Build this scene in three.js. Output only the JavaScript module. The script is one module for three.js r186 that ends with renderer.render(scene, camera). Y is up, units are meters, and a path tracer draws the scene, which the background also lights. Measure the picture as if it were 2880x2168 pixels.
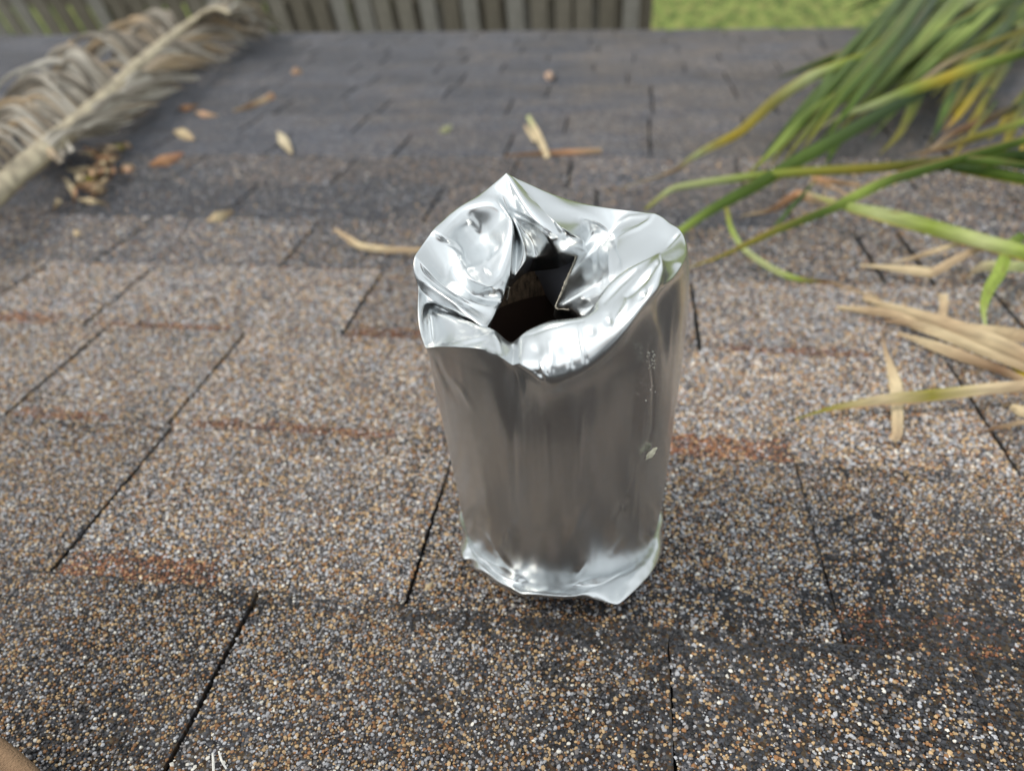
import * as THREE from 'three';
import { mergeGeometries, mergeVertices } from 'three/addons/utils/BufferGeometryUtils.js';
import { MarchingCubes } from 'three/addons/objects/MarchingCubes.js';
import { RoundedBoxGeometry } from 'three/addons/geometries/RoundedBoxGeometry.js';
import { createNoise2D, createNoise3D } from 'simplex-noise';

// ---------------------------------------------------------------- camera, sky, sun, exposure
const scene = new THREE.Scene();
const EYE = 4.2;                                      // metres above the lawn
const PITCH = 0.98474, ROLL = 0.15523, YAW = -0.24325, SLOPE = 0.43011, HR = 0.33844, V0 = -0.11461, FPX = 2080, CX = 1440, CY = 1084;
function toCam([x, y, z], yaw = YAW, pitch = PITCH, roll = ROLL) {
  let c = Math.cos(yaw), s = Math.sin(yaw); [x, z] = [c * x + s * z, -s * x + c * z];
  c = Math.cos(pitch); s = Math.sin(pitch); [y, z] = [c * y - s * z, s * y + c * z];
  c = Math.cos(roll); s = Math.sin(roll); [x, y] = [c * x - s * y, s * x + c * y];
  return [x, y, z];
}
const cols = [toCam([1, 0, 0]), toCam([0, 1, 0]), toCam([0, 0, 1])];
const AX = [0, 1, 2].map((k) => new THREE.Vector3(cols[0][k], cols[1][k], cols[2][k]));   // the lens's right, up and back
const camera = new THREE.PerspectiveCamera(2 * Math.atan(1084 / FPX) * 180 / Math.PI, 1024 / 770, 0.01, 400);
camera.position.set(0, EYE, 0);
camera.quaternion.setFromRotationMatrix(new THREE.Matrix4().makeBasis(...AX));
camera.focus = 0.305; camera.userData.fStop = 6.2;
scene.add(camera);

const renderer = new THREE.WebGLRenderer({ antialias: true });
renderer.setSize(1024, 770);
renderer.toneMapping = THREE.LinearToneMapping;
renderer.toneMappingExposure = 1.0;
renderer.shadowMap.enabled = true;

const SUN = new THREE.Vector3(-0.55, 0.8, -0.12).normalize();
const n2 = createNoise2D(rng(11)), n3 = createNoise3D(rng(12));
{
  const W = 512, H = 256, d = new Float32Array(W * H * 4), p = new THREE.Vector3();
  for (let j = 0; j < H; j++) for (let i = 0; i < W; i++) {
    const el = ((j + 0.5) / H - 0.5) * Math.PI, az = ((i + 0.5) / W - 0.5) * 2 * Math.PI;
    p.set(Math.cos(el) * Math.cos(az), Math.sin(el), Math.cos(el) * Math.sin(az));
    const up = Math.max(0, p.y);
    let L = 0.68 + 0.52 * up;
    const q = 1 / (0.25 + up);
    L *= 1 + 0.16 * n3(p.x * q * 1.1, p.z * q * 1.1, 3) + 0.08 * n3(p.x * q * 3, p.z * q * 3, 7);
    L += 1.0 * Math.exp(-(1 - p.dot(SUN)) * 14);
    const k = (j * W + i) * 4;
    d[k] = L * 1.06; d[k + 1] = L * 1.12; d[k + 2] = L * 1.15; d[k + 3] = 1;
  }
  const sky = new THREE.DataTexture(d, W, H, THREE.RGBAFormat, THREE.FloatType);
  sky.mapping = THREE.EquirectangularReflectionMapping; sky.magFilter = THREE.LinearFilter; sky.needsUpdate = true;
  scene.background = sky; scene.environment = sky;
}
const sun = new THREE.DirectionalLight(0xfff0da, 1.5);
sun.position.copy(SUN).multiplyScalar(12).add(new THREE.Vector3(0, 2.5, -1));
sun.target.position.set(0, 2.5, -1); sun.castShadow = true; sun.shadow.radius = 24;
sun.shadow.mapSize.set(2048, 2048);
Object.assign(sun.shadow.camera, { left: -8, right: 8, top: 8, bottom: -8, near: 0.5, far: 40 });
scene.add(sun, sun.target);

// ---------------------------------------------------------------- helpers
function rng(seed) { let s = seed | 0; return () => { s = (s + 0x6d2b79f5) | 0; let t = Math.imul(s ^ (s >>> 15), 1 | s); t = (t + Math.imul(t ^ (t >>> 7), 61 | t)) ^ t; return ((t ^ (t >>> 14)) >>> 0) / 4294967296; }; }
const V = (x, y, z) => new THREE.Vector3(x, y, z), lerp = (a, b, t) => a + (b - a) * t, clamp = (x, a, b) => Math.min(b, Math.max(a, x));
const sstep = (a, b, x) => { const t = clamp((x - a) / (b - a), 0, 1); return t * t * (3 - 2 * t); };
const eye = camera.position.clone();
const ray = (px, py) => V(0, 0, 0).addScaledVector(AX[0], (px - CX) / FPX).addScaledVector(AX[1], -(py - CY) / FPX).addScaledVector(AX[2], -1);
const RN = V(0, Math.cos(SLOPE), -Math.sin(SLOPE)), RP = V(0, EYE - HR, 0);   // the roof plane (n=0 at v=V0 below the eye)
function onRoof(px, py, lift = 0) {                                              // where a line of sight meets the roof, or a plane LIFT above it
  const r = ray(px, py), o = RP.clone().addScaledVector(RN, lift).sub(eye);
  return eye.clone().addScaledVector(r, RN.dot(o) / RN.dot(r));
}
function atHeight(px, py, y) { const r = ray(px, py); return eye.clone().addScaledVector(r, (y - eye.y) / r.y); }
const depthOf = (p) => -p.clone().sub(eye).dot(AX[2]);
const mPerPx = (p) => depthOf(p) / FPX;
const taken = new Map();
function numbered(name) { const n = taken.get(name) || 0; taken.set(name, n + 1); return n ? name + '_' + String(n).padStart(3, '0') : name; }
function setUp(o) { o.castShadow = o.receiveShadow = true; return o; }
function thing(name, label, category, group, pos) {
  const o = new THREE.Group(); o.name = numbered(name); if (pos) o.position.copy(pos);
  o.userData = { label, category }; if (group) o.userData.group = group;
  scene.add(o); return o;
}
function mesh(name, geo, mat, parent, extra) {
  const m = setUp(new THREE.Mesh(geo, mat)); m.name = parent === scene ? numbered(name) : name;
  if (extra) Object.assign(m.userData, extra);
  parent.add(m); return m;
}
function geoFrom(pos, idx, col, uv) {
  const g = new THREE.BufferGeometry();
  g.setAttribute('position', new THREE.Float32BufferAttribute(pos, 3));
  if (col) g.setAttribute('color', new THREE.Float32BufferAttribute(col, 3));
  if (uv) g.setAttribute('uv', new THREE.Float32BufferAttribute(uv, 2));
  g.setIndex(idx); g.computeVertexNormals(); return g;
}
const std = (o) => new THREE.MeshStandardMaterial(o);

// ---------------------------------------------------------------- roof: a deck, shingles one by one, their granules
const E = 0.143;                                       // exposure of a course
const roof = new THREE.Group(); roof.name = 'roof'; roof.userData = { kind: 'structure', label: 'asphalt shingle roof slope running down to the eave' };
roof.position.set(0, EYE - HR + V0 * Math.sin(SLOPE), V0 * Math.cos(SLOPE)); roof.rotation.x = -SLOPE; scene.add(roof);
roof.updateMatrixWorld(true);
const toRoof = (p) => roof.worldToLocal(p.clone());     // x = u, y = above, z = -v
const fromRoof = (u, y, v) => roof.localToWorld(V(u, y, -v));
const EAVE = (u) => 2.32 - 0.05 * (u + 0.37);

// granule texture: cells of 1.5 mm over 0.42 m, three palettes and one relief
const lin = (hex) => new THREE.Color(hex);
const DARK = ['#2b2d31', '#3a3c42', '#232326'].map((h) => new THREE.Color(h));
const PAL = {
  near: [['#aaabb0', 0.24], ['#b49872', 0.2], ['#8f6743', 0.14], ['#7f7a79', 0.21], ['#4e4e53', 0.13], ['#d8d4cb', 0.04], ['#26262a', 0.04]],
  slate: [['#484a51', 0.34], ['#5c5d63', 0.24], ['#3c3c42', 0.2], ['#655c57', 0.12], ['#7d7a77', 0.06], ['#26262b', 0.04]],
  mid: [['#625c5b', 0.3], ['#766e68', 0.2], ['#4f4c50', 0.2], ['#806a58', 0.12], ['#424146', 0.12], ['#958b80', 0.06]],
  rust: [['#7d5039', 0.34], ['#956647', 0.18], ['#5b3c30', 0.2], ['#a98767', 0.1], ['#38312f', 0.18]],
};
for (const k in PAL) PAL[k] = PAL[k].map(([h, w]) => [lin(h), w]);
function pick(pal, r) { for (const [c, w] of pal) { if (r < w) return c; r -= w; } return pal[0][0]; }
const TS = 1024, CELLS = 280, TILE = 0.42;
function granuleTextures() {
  const r = rng(5), px = new Float32Array(CELLS * CELLS * 4);
  for (let i = 0; i < CELLS * CELLS; i++) { px[i * 4] = r(); px[i * 4 + 1] = r(); px[i * 4 + 2] = r(); px[i * 4 + 3] = r(); }
  const out = {}, names = Object.keys(PAL), data = names.map(() => new Uint8Array(TS * TS * 4)), bump = new Uint8Array(TS * TS * 4);
  const c = new THREE.Color();
  const cellCols = names.map((n) => { const a = []; for (let i = 0; i < CELLS * CELLS; i++) { c.copy(pick(PAL[n], px[i * 4 + 2])).multiplyScalar(0.75 + 0.5 * px[i * 4 + 3]); c.convertLinearToSRGB(); a.push([clamp(c.r, 0, 1) * 255, clamp(c.g, 0, 1) * 255, clamp(c.b, 0, 1) * 255]); } return a; });
  for (let y = 0; y < TS; y++) for (let x = 0; x < TS; x++) {
    const fx = x / TS * CELLS, fy = y / TS * CELLS, ix = Math.floor(fx), iy = Math.floor(fy);
    let best = 9, bi = 0;
    for (let dy = -1; dy < 2; dy++) for (let dx = -1; dx < 2; dx++) {
      const cx = (ix + dx + CELLS) % CELLS, cy = (iy + dy + CELLS) % CELLS, k = cy * CELLS + cx;
      const ex = ix + dx + px[k * 4] - fx, ey = iy + dy + px[k * 4 + 1] - fy, d = ex * ex + ey * ey;
      if (d < best) { best = d; bi = k; }
    }
    const k = (y * TS + x) * 4, h = clamp(1 - best * 1.5, 0, 1);
    data.forEach((D, n) => { const q = cellCols[n][bi]; D[k] = q[0]; D[k + 1] = q[1]; D[k + 2] = q[2]; D[k + 3] = 255; });
    bump[k] = bump[k + 1] = bump[k + 2] = h * 255; bump[k + 3] = 255;
  }
  const tex = (D, srgb) => { const t = new THREE.DataTexture(D, TS, TS); t.wrapS = t.wrapT = THREE.RepeatWrapping; t.magFilter = THREE.LinearFilter; if (srgb) t.colorSpace = THREE.SRGBColorSpace; t.needsUpdate = true; return t; };
  names.forEach((n, i) => { out[n] = tex(data[i], true); });
  out.bump = tex(bump, false); return out;
}
const GT = granuleTextures();
const shMat = (map) => std({ map: GT[map], bumpMap: GT.bump, bumpScale: 0.0007, roughness: 0.93, vertexColors: true });
const M = { near: shMat('near'), slate: shMat('slate'), mid: shMat('mid') };
const deckMat = std({ map: GT.slate, color: 0x8c8a88, roughness: 0.95, bumpMap: GT.bump, bumpScale: 0.0007 });
const asphalt = std({ color: new THREE.Color().setRGB(0.022, 0.022, 0.024), roughness: 0.9 });

// the slots that the photograph shows, course by course (u of each slot; course n runs from v = nE to (n+1)E), the rest spaced like them
const SEEN = {
  '-1': [-0.1834, 0.0343, 0.1734], 0: [-0.3131, -0.103, 0.1208], 1: [-0.4578, -0.324, -0.11, 0.0, 0.2588],
  2: [-0.618, -0.4913, -0.2401, -0.09, 0.0718, 0.343], 3: [-0.5774, -0.3603, -0.15, 0.05, 0.256, 0.301], 4: [-0.5029, -0.2374, -0.03, 0.2, 0.47],
  5: [-0.655, -0.4051, -0.153, -0.0725, 0.16], 6: [-0.5708, -0.3567, -0.1807, 0.04, 0.25], 7: [-0.4733, -0.1007, 0.0415, 0.2], 8: [-0.4703, -0.221, 0.05],
};
const rr = rng(77);
function courseCuts(n, lo, hi) {
  const seen = (SEEN[n] || [0.214 * (rr() - 0.5)]).slice(), w = () => 0.214 + (rr() < 0.18 ? -0.05 : 0) + 0.012 * (rr() - 0.5);
  while (seen[0] > lo) seen.unshift(seen[0] - w());
  while (seen[seen.length - 1] < hi) seen.push(seen[seen.length - 1] + w());
  return seen;
}
// colour of the granules, as worn and faded on the roof: shares of rust, of bare asphalt, and a tint
function tabLook(n, k, u) {
  const r = rng(n * 131 + k * 17 + 901);
  const look = { rust0: r() * 0.12, rust1: 0.45 + r() * 0.42, rustOn: r() < (n < 3 ? 0.82 : 0.45), rustW: n < 3 ? 0.016 + 0.014 * r() : 0.01, bare: 0.07 + 0.08 * r(), slate: 0, tint: 0.84 + 0.3 * r(), warm: r() };
  look.slate = n <= 0 ? 0.02 : n === 1 ? 0.05 : n === 2 ? 0.25 : n === 3 ? 0.66 : 0.96;
  if (n >= 2 && u > 0.1) look.slate *= 0.75;
  return look;
}
function inRust(look, u, v, u0, u1, n) {
  const f = (u - u0) / (u1 - u0), d = v - n * E;
  return look.rustOn && f > look.rust0 - 0.02 && f < look.rust1 + 0.02 && d < look.rustW + 0.004 * n2(u * 60, n * 9) && d > -0.002;
}
const tabGeoCache = new Map();
function tabTop(v, n) { return lerp(-0.0012, 0.0042, clamp((v - n * E) / E, -0.3, 1)); }
const granuleGeo = [0, 1, 2].map((q) => {
  const g = new THREE.IcosahedronGeometry(1, 0), r = rng(40 + q), p = g.attributes.position, m = new Map();
  for (let i = 0; i < p.count; i++) { const key = [p.getX(i), p.getY(i), p.getZ(i)].map((x) => x.toFixed(3)).join(); if (!m.has(key)) m.set(key, 0.66 + 0.6 * r()); const s = m.get(key); p.setXYZ(i, p.getX(i) * s, p.getY(i) * s * 0.8, p.getZ(i) * s); }
  g.computeVertexNormals(); return g;
});
const granMat = std({ color: 0xffffff, roughness: 0.62 });
const NEARMOST = 6;                                    // courses up to here carry real granules
const PIPE = toRoof(onRoof(1576, 1480));               // foot of the pipe
const gr = rng(4242);
const inFrame = (u, v) => { const p = fromRoof(u, 0, v).sub(eye), z = -p.dot(AX[2]); if (z < 0.05) return false; const x = p.dot(AX[0]) / z * FPX, y = p.dot(AX[1]) / z * FPX; return Math.abs(x) < 1500 && Math.abs(y) < 1150; };
let granCount = 0;
// patches where the granules have washed off down to the felt: place in the roof, radius, strength
const WORN = [[1400, 1800, 0.05, 0.3], [1560, 1760, 0.04, 0.42], [1250, 1740, 0.03, 0.2], [2060, 2040, 0.06, 0.5], [2350, 1950, 0.06, 0.38], [2700, 2000, 0.07, 0.5], [2560, 1800, 0.05, 0.36], [2780, 1650, 0.06, 0.34], [2500, 1560, 0.05, 0.22], [2150, 1720, 0.035, 0.3], [1650, 2060, 0.05, 0.26], [80, 2080, 0.06, 0.4], [330, 2120, 0.05, 0.24], [60, 1850, 0.04, 0.22], [760, 1650, 0.03, 0.25], [2500, 1300, 0.05, 0.2], [2300, 1480, 0.04, 0.16], [520, 1640, 0.02, 0.22], [1160, 1260, 0.03, 0.14], [900, 2100, 0.05, 0.14], [1900, 1780, 0.035, 0.36]].map(([x, y, r, s]) => { const p = toRoof(onRoof(x, y)); return [p.x, -p.z, r, s]; });
function worn(u, v) { let w = 0.05 + 0.07 * n2(u * 6, v * 6 + 30); for (const [a, b, r, s] of WORN) { const d = Math.hypot(u - a + 0.02 * n2(u * 20, v * 20), v - b + 0.02 * n2(u * 20 + 40, v * 20)) / r; if (d < 2) w += 0.62 * s * Math.exp(-d * d * 1.6); } return Math.min(w, 0.4); }
const big = (n) => (n < 2 ? 1 : n < 3 ? 1.1 : n < 4 ? 1.3 : n < 5 ? 1.5 : 1.7);
const PALE = { '-1': 1.02, 0: 1.2, 1: 1.34, 2: 1.3, 3: 1.3, 4: 1.42, 5: 1.46 };
function shingle(n, k, u0, u1) {
  const r = rng(n * 977 + k * 31 + 5), thin = (n === 0 && Math.abs(u0 - 0.1208) < 1e-3) || (n === -1 && u0 > 0) ? 0.0009 : n < 1 ? 0.0024 + 0.0012 * r() : n < 3 ? 0.0038 + 0.0012 * r() : 0.0052 + 0.002 * r();
  const a = u0 + thin / 2, b = u1 - (n === 0 && Math.abs(u1 - 0.1208) < 1e-3 || n === -1 && u1 > 0 && u1 < 0.2 ? 0.0004 : 0.0013), look = tabLook(n, k, (u0 + u1) / 2), end = n >= 15 ? EAVE((u0 + u1) / 2) + 0.006 : (n + 1) * E;
  const nu = n < 6 ? 14 : 6, nv = n < 6 ? 12 : 5, pos = [], col = [], uv = [], idx = [], va = n * E - 0.025, off = [r() * 5, r() * 5];
  const ts = n >= NEARMOST ? 1.9 : 1, edge = [...Array(nu + 1)].map((_, i) => end + 0.0016 * n2(i * 0.7 + k * 9, n * 5) + 0.0012 * (r() - 0.5));
  const skew = [0.0007 * (r() - 0.5), 0.0016 * (r() - 0.5)];
  const put = (u, v, y, c) => { pos.push(u, y, -v); uv.push((u + off[0]) / (TILE * ts), (v + off[1]) / (TILE * ts)); col.push(c[0], c[1], c[2]); };
  for (let j = 0; j <= nv; j++) for (let i = 0; i <= nu; i++) {
    const u = lerp(a, b, i / nu) + (i === 0 ? 0.0011 : i === nu ? -0.0011 : 0) * (n2(j * 0.9, k * 3 + n) + 0.6 * n2(j * 2.3, k * 7 + n)), v = lerp(va, edge[i], j / nv);
    const t = look.tint * (1 + 0.14 * n2(u * 12, v * 12) + 0.1 * n2(u * 40, v * 40));
    let c = [t, t * (1 - 0.03 * look.warm), t * (1 - 0.07 * look.warm)];
    if (n >= NEARMOST) { const w = clamp(0.25 + 0.5 * n2(u * 3.1 + 9, v * 7) + 0.3 * n2(u * 11, v * 23) + (u > -0.1 ? 0.35 : 0) - (u < -0.5 ? 0.3 : 0) - (n === 4 ? -0.25 : 0), 0, 1); c = [t * lerp(0.88, 1.3, w), t * lerp(0.9, 1.15, w), t * lerp(0.96, 0.98, w)]; }
    if (n > NEARMOST - 1 && inRust(look, u, Math.max(v, n * E), a, b, n)) c = [t * 1.12, t * 0.92, t * 0.84];
    put(u, v, tabTop(v, n) + 0.0006 * n2(u * 8 + 3, v * 8) + skew[0] * i / nu, n < NEARMOST ? c.map((x, q) => x * [0.15, 0.155, 0.17][q]) : c);
  }
  const q = (i, j) => j * (nu + 1) + i;
  for (let j = 0; j < nv; j++) for (let i = 0; i < nu; i++) idx.push(q(i, j), q(i + 1, j), q(i + 1, j + 1), q(i, j), q(i + 1, j + 1), q(i, j + 1));
  // sides: butt edge and both cut edges, 3.4 mm thick
  const rim = []; for (let j = 0; j <= nv; j++) rim.push(q(0, j)); for (let i = 1; i <= nu; i++) rim.push(q(i, nv)); for (let j = nv - 1; j >= 0; j--) rim.push(q(nu, j));
  const base = pos.length / 3, dark = [0.14, 0.13, 0.13];
  for (const t of rim) { put(pos[t * 3], -pos[t * 3 + 2], pos[t * 3 + 1], dark); put(pos[t * 3], -pos[t * 3 + 2], pos[t * 3 + 1] - 0.0034, dark); }
  for (let t = 0; t < rim.length - 1; t++) { const o = base + t * 2; idx.push(o, o + 2, o + 1, o + 1, o + 2, o + 3); }
  for (let t = 0; t < idx.length; t += 3) { const s = idx[t + 1]; idx[t + 1] = idx[t + 2]; idx[t + 2] = s; }
  const g = geoFrom(pos, idx, col, uv);
  // faces must look up
  if (g.attributes.normal.getY(q(3, 3)) < 0) { for (let t = 0; t < idx.length; t += 3) { const s = idx[t + 1]; idx[t + 1] = idx[t + 2]; idx[t + 2] = s; } g.setIndex(idx); g.computeVertexNormals(); }
  const um = (u0 + u1) / 2, kind = n < 4 ? 'near' : 'slate';
  const m = mesh('shingle', g, M[kind], roof);
  if (n >= NEARMOST) return;
  // granules
  const list = [], step = 0.00128 * big(n);
  for (let v = n * E - 0.0025; v < end - 0.0005; v += step) for (let u = a + 0.0004; u < b - 0.0003; u += step) {
    const uu = u + (gr() - 0.5) * step * 0.9, vv = v + (gr() - 0.5) * step * 0.9;
    if (!inFrame(uu, vv) || Math.hypot(uu - PIPE.x, -vv - PIPE.z) < 0.04) { continue; }
    const nb = n2(uu * 55 + 20, vv * 55) * 0.35 + n2(uu * 170, vv * 170 + 9) * 0.45 + n2(uu * 330 + 5, vv * 330) * 0.3, butt = end - vv;
    const rust = inRust(look, uu, vv, a, b, n);
    let bare = worn(uu, vv) + look.bare * 0.4 + (butt < 0.01 + 0.007 * n2(uu * 45, n) ? 0.16 : 0) + (rust ? 0.06 : 0);
    const lost = nb * 0.5 + 0.5 < bare * 1.05 || gr() < bare * 0.5;
    if (lost && gr() < 0.5) continue;
    const warm = n2(uu * 14, vv * 14 + 50) * 0.5 + n2(uu * 34 + 8, vv * 34) * 0.3;
    let c;
    if (lost) c = DARK[Math.floor(gr() * 3)];
    else if (rust && gr() < (n < 3 ? 0.66 : 0.4)) c = pick(PAL.rust, gr());
    else if (gr() < look.slate) c = pick(n > 2 && gr() < 0.6 * sstep(0.3, -0.35, n2(uu * 2.2 + 4, vv * 5) - (uu + 0.15 + 0.28 * (n - 4)) * 1.1) ? PAL.mid : PAL.slate, gr());
    else { let t = gr(); t = clamp(t - (warm * 0.12 + 0.16 * (look.warm - 0.5)) * (gr() < 0.5 ? 1 : 0.3), 0, 0.999); c = pick(PAL.near, t); }
    list.push(uu, vv, big(n) * (0.0004 + 0.0006 * Math.pow(gr(), 1.6) + (gr() < 0.03 ? 0.0002 : 0)), c, (PALE[n] || 1) * look.tint * (0.72 + 0.5 * gr()));
  }
  const N = list.length / 5; if (!N) return;
  granCount += N;
  const im = setUp(new THREE.InstancedMesh(granuleGeo[(k + n + 30) % 3], granMat, N)); im.name = 'granules'; im.userData.kind = 'stuff';
  const mt = new THREE.Matrix4(), qn = new THREE.Quaternion(), eu = new THREE.Euler(), cc = new THREE.Color();
  for (let i = 0; i < N; i++) {
    const [u, v, s, c, t] = list.slice(i * 5, i * 5 + 5);
    eu.set((gr() - 0.5) * 0.9, gr() * 6.3, (gr() - 0.5) * 0.9); qn.setFromEuler(eu);
    mt.compose(V(u, tabTop(v, n) + s * (0.25 + 0.3 * gr()), -v), qn, V(s * (0.85 + 0.4 * gr()), s * 0.9, s * (0.85 + 0.4 * gr())));
    im.setMatrixAt(i, mt); im.setColorAt(i, cc.copy(c).multiplyScalar(t));
  }
  m.add(im);
}
for (let n = -3; n <= 15; n++) {
  const far = Math.max(0.2, (n + 1) * E + 0.19), lo = Math.min(-0.55, -0.55 - 0.92 * far) - 0.1, hi = 0.45 + 0.47 * far + 0.1, cuts = courseCuts(n, lo, hi);
  for (let k = 0; k < cuts.length - 1; k++) if (cuts[k + 1] > lo - 0.1 && cuts[k] < hi + 0.1) shingle(n, k, cuts[k], cuts[k + 1]);
}
console.log('granules', granCount);
{ // the deck under the shingles, from the ridge behind the lens to the eave, and the rest of the slope to the sides
  const pos = [], idx = [], uv = [], put = (u, y, v) => { pos.push(u, y, -v); uv.push(u / TILE, v / TILE); };
  const us = [-6, -3.5, -1.5, 1.2, 5];
  for (const u of us) { put(u, -0.0052, -3.2); put(u, -0.0052, EAVE(u)); put(u, -0.03, EAVE(u)); put(u, -0.03, -3.2); }
  for (let i = 0; i < us.length - 1; i++) { const o = i * 4, p = o + 4; for (const [x, y] of [[0, 1], [1, 2], [2, 3], [3, 0]]) idx.push(o + x, p + x, p + y, o + x, p + y, o + y); }
  const dk = mesh('roof_deck', geoFrom(pos, idx, null, uv), deckMat, roof);
  const fas = []; for (let i = 0; i < us.length - 1; i++) { const u0 = us[i], u1 = us[i + 1], b = new THREE.BoxGeometry(u1 - u0, 0.14, 0.02); b.rotateX(SLOPE); b.translate((u0 + u1) / 2, -0.105, -(EAVE((u0 + u1) / 2) - 0.03)); fas.push(b); }
  mesh('fascia_board', mergeGeometries(fas), std({ color: 0xb8b4aa, roughness: 0.7 }), roof);
}

// ---------------------------------------------------------------- Catmull-Clark subdivision with creases, for the folded metal
function subdivide(P, F, crease, levels) {
  for (let L = 0; L < levels; L++) {
    const n = P.length, key = (a, b) => (a < b ? a * 1e6 + b : b * 1e6 + a), E = new Map(), fp = [], VF = P.map(() => []), VE = P.map(() => []);
    F.forEach((f, fi) => {
      const c = V(0, 0, 0); for (const i of f) c.add(P[i]); fp.push(c.multiplyScalar(1 / f.length));
      f.forEach((a, q) => { const b = f[(q + 1) % f.length], k = key(a, b); VF[a].push(fi); if (!E.has(k)) { E.set(k, { a, b, f: [] }); VE[a].push(k); VE[b].push(k); } E.get(k).f.push(fi); });
    });
    const out = P.map(() => null), ep = new Map(); let at = n; const fresh = [], nc = new Map();
    const sharpOf = (k) => (E.get(k).f.length < 2 ? 99 : crease.get(k) || 0);
    for (const [k, e] of E) {
      const mid = P[e.a].clone().add(P[e.b]).multiplyScalar(0.5), s = sharpOf(k); let p = mid;
      if (s < 1) { const sm = P[e.a].clone().add(P[e.b]).add(fp[e.f[0]]).add(fp[e.f[1]]).multiplyScalar(0.25); p = sm.lerp(mid, s); }
      ep.set(k, at++); fresh.push(p);
    }
    for (let i = 0; i < n; i++) {
      const es = VE[i], sh = es.filter((k) => sharpOf(k) > 0), m = es.length, p = P[i];
      const Q = V(0, 0, 0), R = V(0, 0, 0); for (const f of VF[i]) Q.add(fp[f]); Q.multiplyScalar(1 / VF[i].length);
      for (const k of es) R.add(P[E.get(k).a]).add(P[E.get(k).b]); R.multiplyScalar(0.5 / m);
      let sm = Q.add(R.multiplyScalar(2)).addScaledVector(p, m - 3).multiplyScalar(1 / m);
      if (sh.length >= 2) {
        const avg = sh.reduce((t, k) => t + sharpOf(k), 0) / sh.length; let c;
        if (sh.length === 2) { const o = sh.map((k) => P[E.get(k).a === i ? E.get(k).b : E.get(k).a]); c = p.clone().multiplyScalar(6).add(o[0]).add(o[1]).multiplyScalar(1 / 8); } else c = p.clone();
        sm = avg >= 1 ? c : sm.lerp(c, avg);
      }
      out[i] = sm;
    }
    const np = out.concat(fresh, fp), f0 = n + fresh.length, nf = [];
    F.forEach((f, fi) => f.forEach((a, q) => { const b = f[(q + 1) % f.length], z = f[(q + f.length - 1) % f.length]; nf.push([a, ep.get(key(a, b)), f0 + fi, ep.get(key(z, a))]); }));
    for (const [k, s] of crease) if (s > 1 && E.has(k)) { const e = E.get(k), m = ep.get(k); nc.set(key(e.a, m), s - 1); nc.set(key(m, e.b), s - 1); } else if (s > 0 && E.has(k)) { const e = E.get(k), m = ep.get(k); nc.set(key(e.a, m), 0); }
    P = np; F = nf; crease = nc;
  }
  return { P, F };
}
function through(P, F, crease, levels, damp = 0.6) {   // the control points moved until the smooth sheet passes through the given ones
  const goal = P.map((p) => p.clone()), Q = P.map((p) => p.clone());
  for (let it = 0; it < 2; it++) { const s = subdivide(Q.map((p) => p.clone()), F, crease, 2).P; for (let i = 0; i < Q.length; i++) Q[i].addScaledVector(goal[i].clone().sub(s[i]), damp); }
  return subdivide(Q, F, crease, levels);
}
const ek = (a, b) => (a < b ? a * 1e6 + b : b * 1e6 + a);
function quadGeo(P, F) {
  const pos = [], uv = [], idx = [];
  for (const p of P) { pos.push(p.x, p.y, p.z); uv.push(p.x / 0.1, p.z / 0.1); }
  for (const [a, b, c, d] of F) idx.push(a, b, c, a, c, d);
  return geoFrom(pos, idx, null, uv);
}

// ---------------------------------------------------------------- the vent pipe with its folded metal sleeve
const FOOT = onRoof(1582, 1536);                       // where the pipe's axis meets the roof
const vent = thing('vent_pipe', 'roof vent pipe wrapped in a crumpled silver metal sleeve folded in at the top', 'vent pipe', null, FOOT);
{ // the pipe leans a little from plumb: its own upright
  const c3 = [[1, 0, 0], [0, 1, 0], [0, 0, 1]].map((d) => toCam(d, -0.18801, 0.77589, 0.08385)), ax = c3.map((c) => V(0, 0, 0).addScaledVector(AX[0], c[0]).addScaledVector(AX[1], c[1]).addScaledVector(AX[2], c[2]));
  vent.quaternion.setFromRotationMatrix(new THREE.Matrix4().makeBasis(...ax)); vent.updateMatrixWorld(true);
}
const QI = vent.quaternion.clone().invert(), eyeL = eye.clone().sub(FOOT).applyQuaternion(QI), rayL = (px, py) => ray(px, py).applyQuaternion(QI), RNL = RN.clone().applyQuaternion(QI);
const BASE = onRoof(1576, 1480).sub(FOOT).applyQuaternion(QI);   // the sleeve leans: its foot stands a little further down the slope
function cyl(px, py, r, side, ox = 0, oz = 0) {        // where a line of sight meets a cylinder of radius r mm round the axis
  const d = rayL(px, py), ex = eyeL.x - ox, ez = eyeL.z - oz, a = d.x * d.x + d.z * d.z, b = 2 * (ex * d.x + ez * d.z), c = ex ** 2 + ez ** 2 - (r / 1000) ** 2, D = b * b - 4 * a * c;
  return eyeL.clone().addScaledVector(d, D < 0 ? -b / 2 / a : (-b + (side === 'b' ? 1 : -1) * Math.sqrt(D)) / 2 / a);
}
function level(px, py, h) { const d = rayL(px, py); return eyeL.clone().addScaledVector(d, (h / 1000 - eyeL.y) / d.y); }
const spot = ([px, py, how, v]) => (how === 'h' ? level(px, py, v) : cyl(px, py, v, how));
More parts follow.
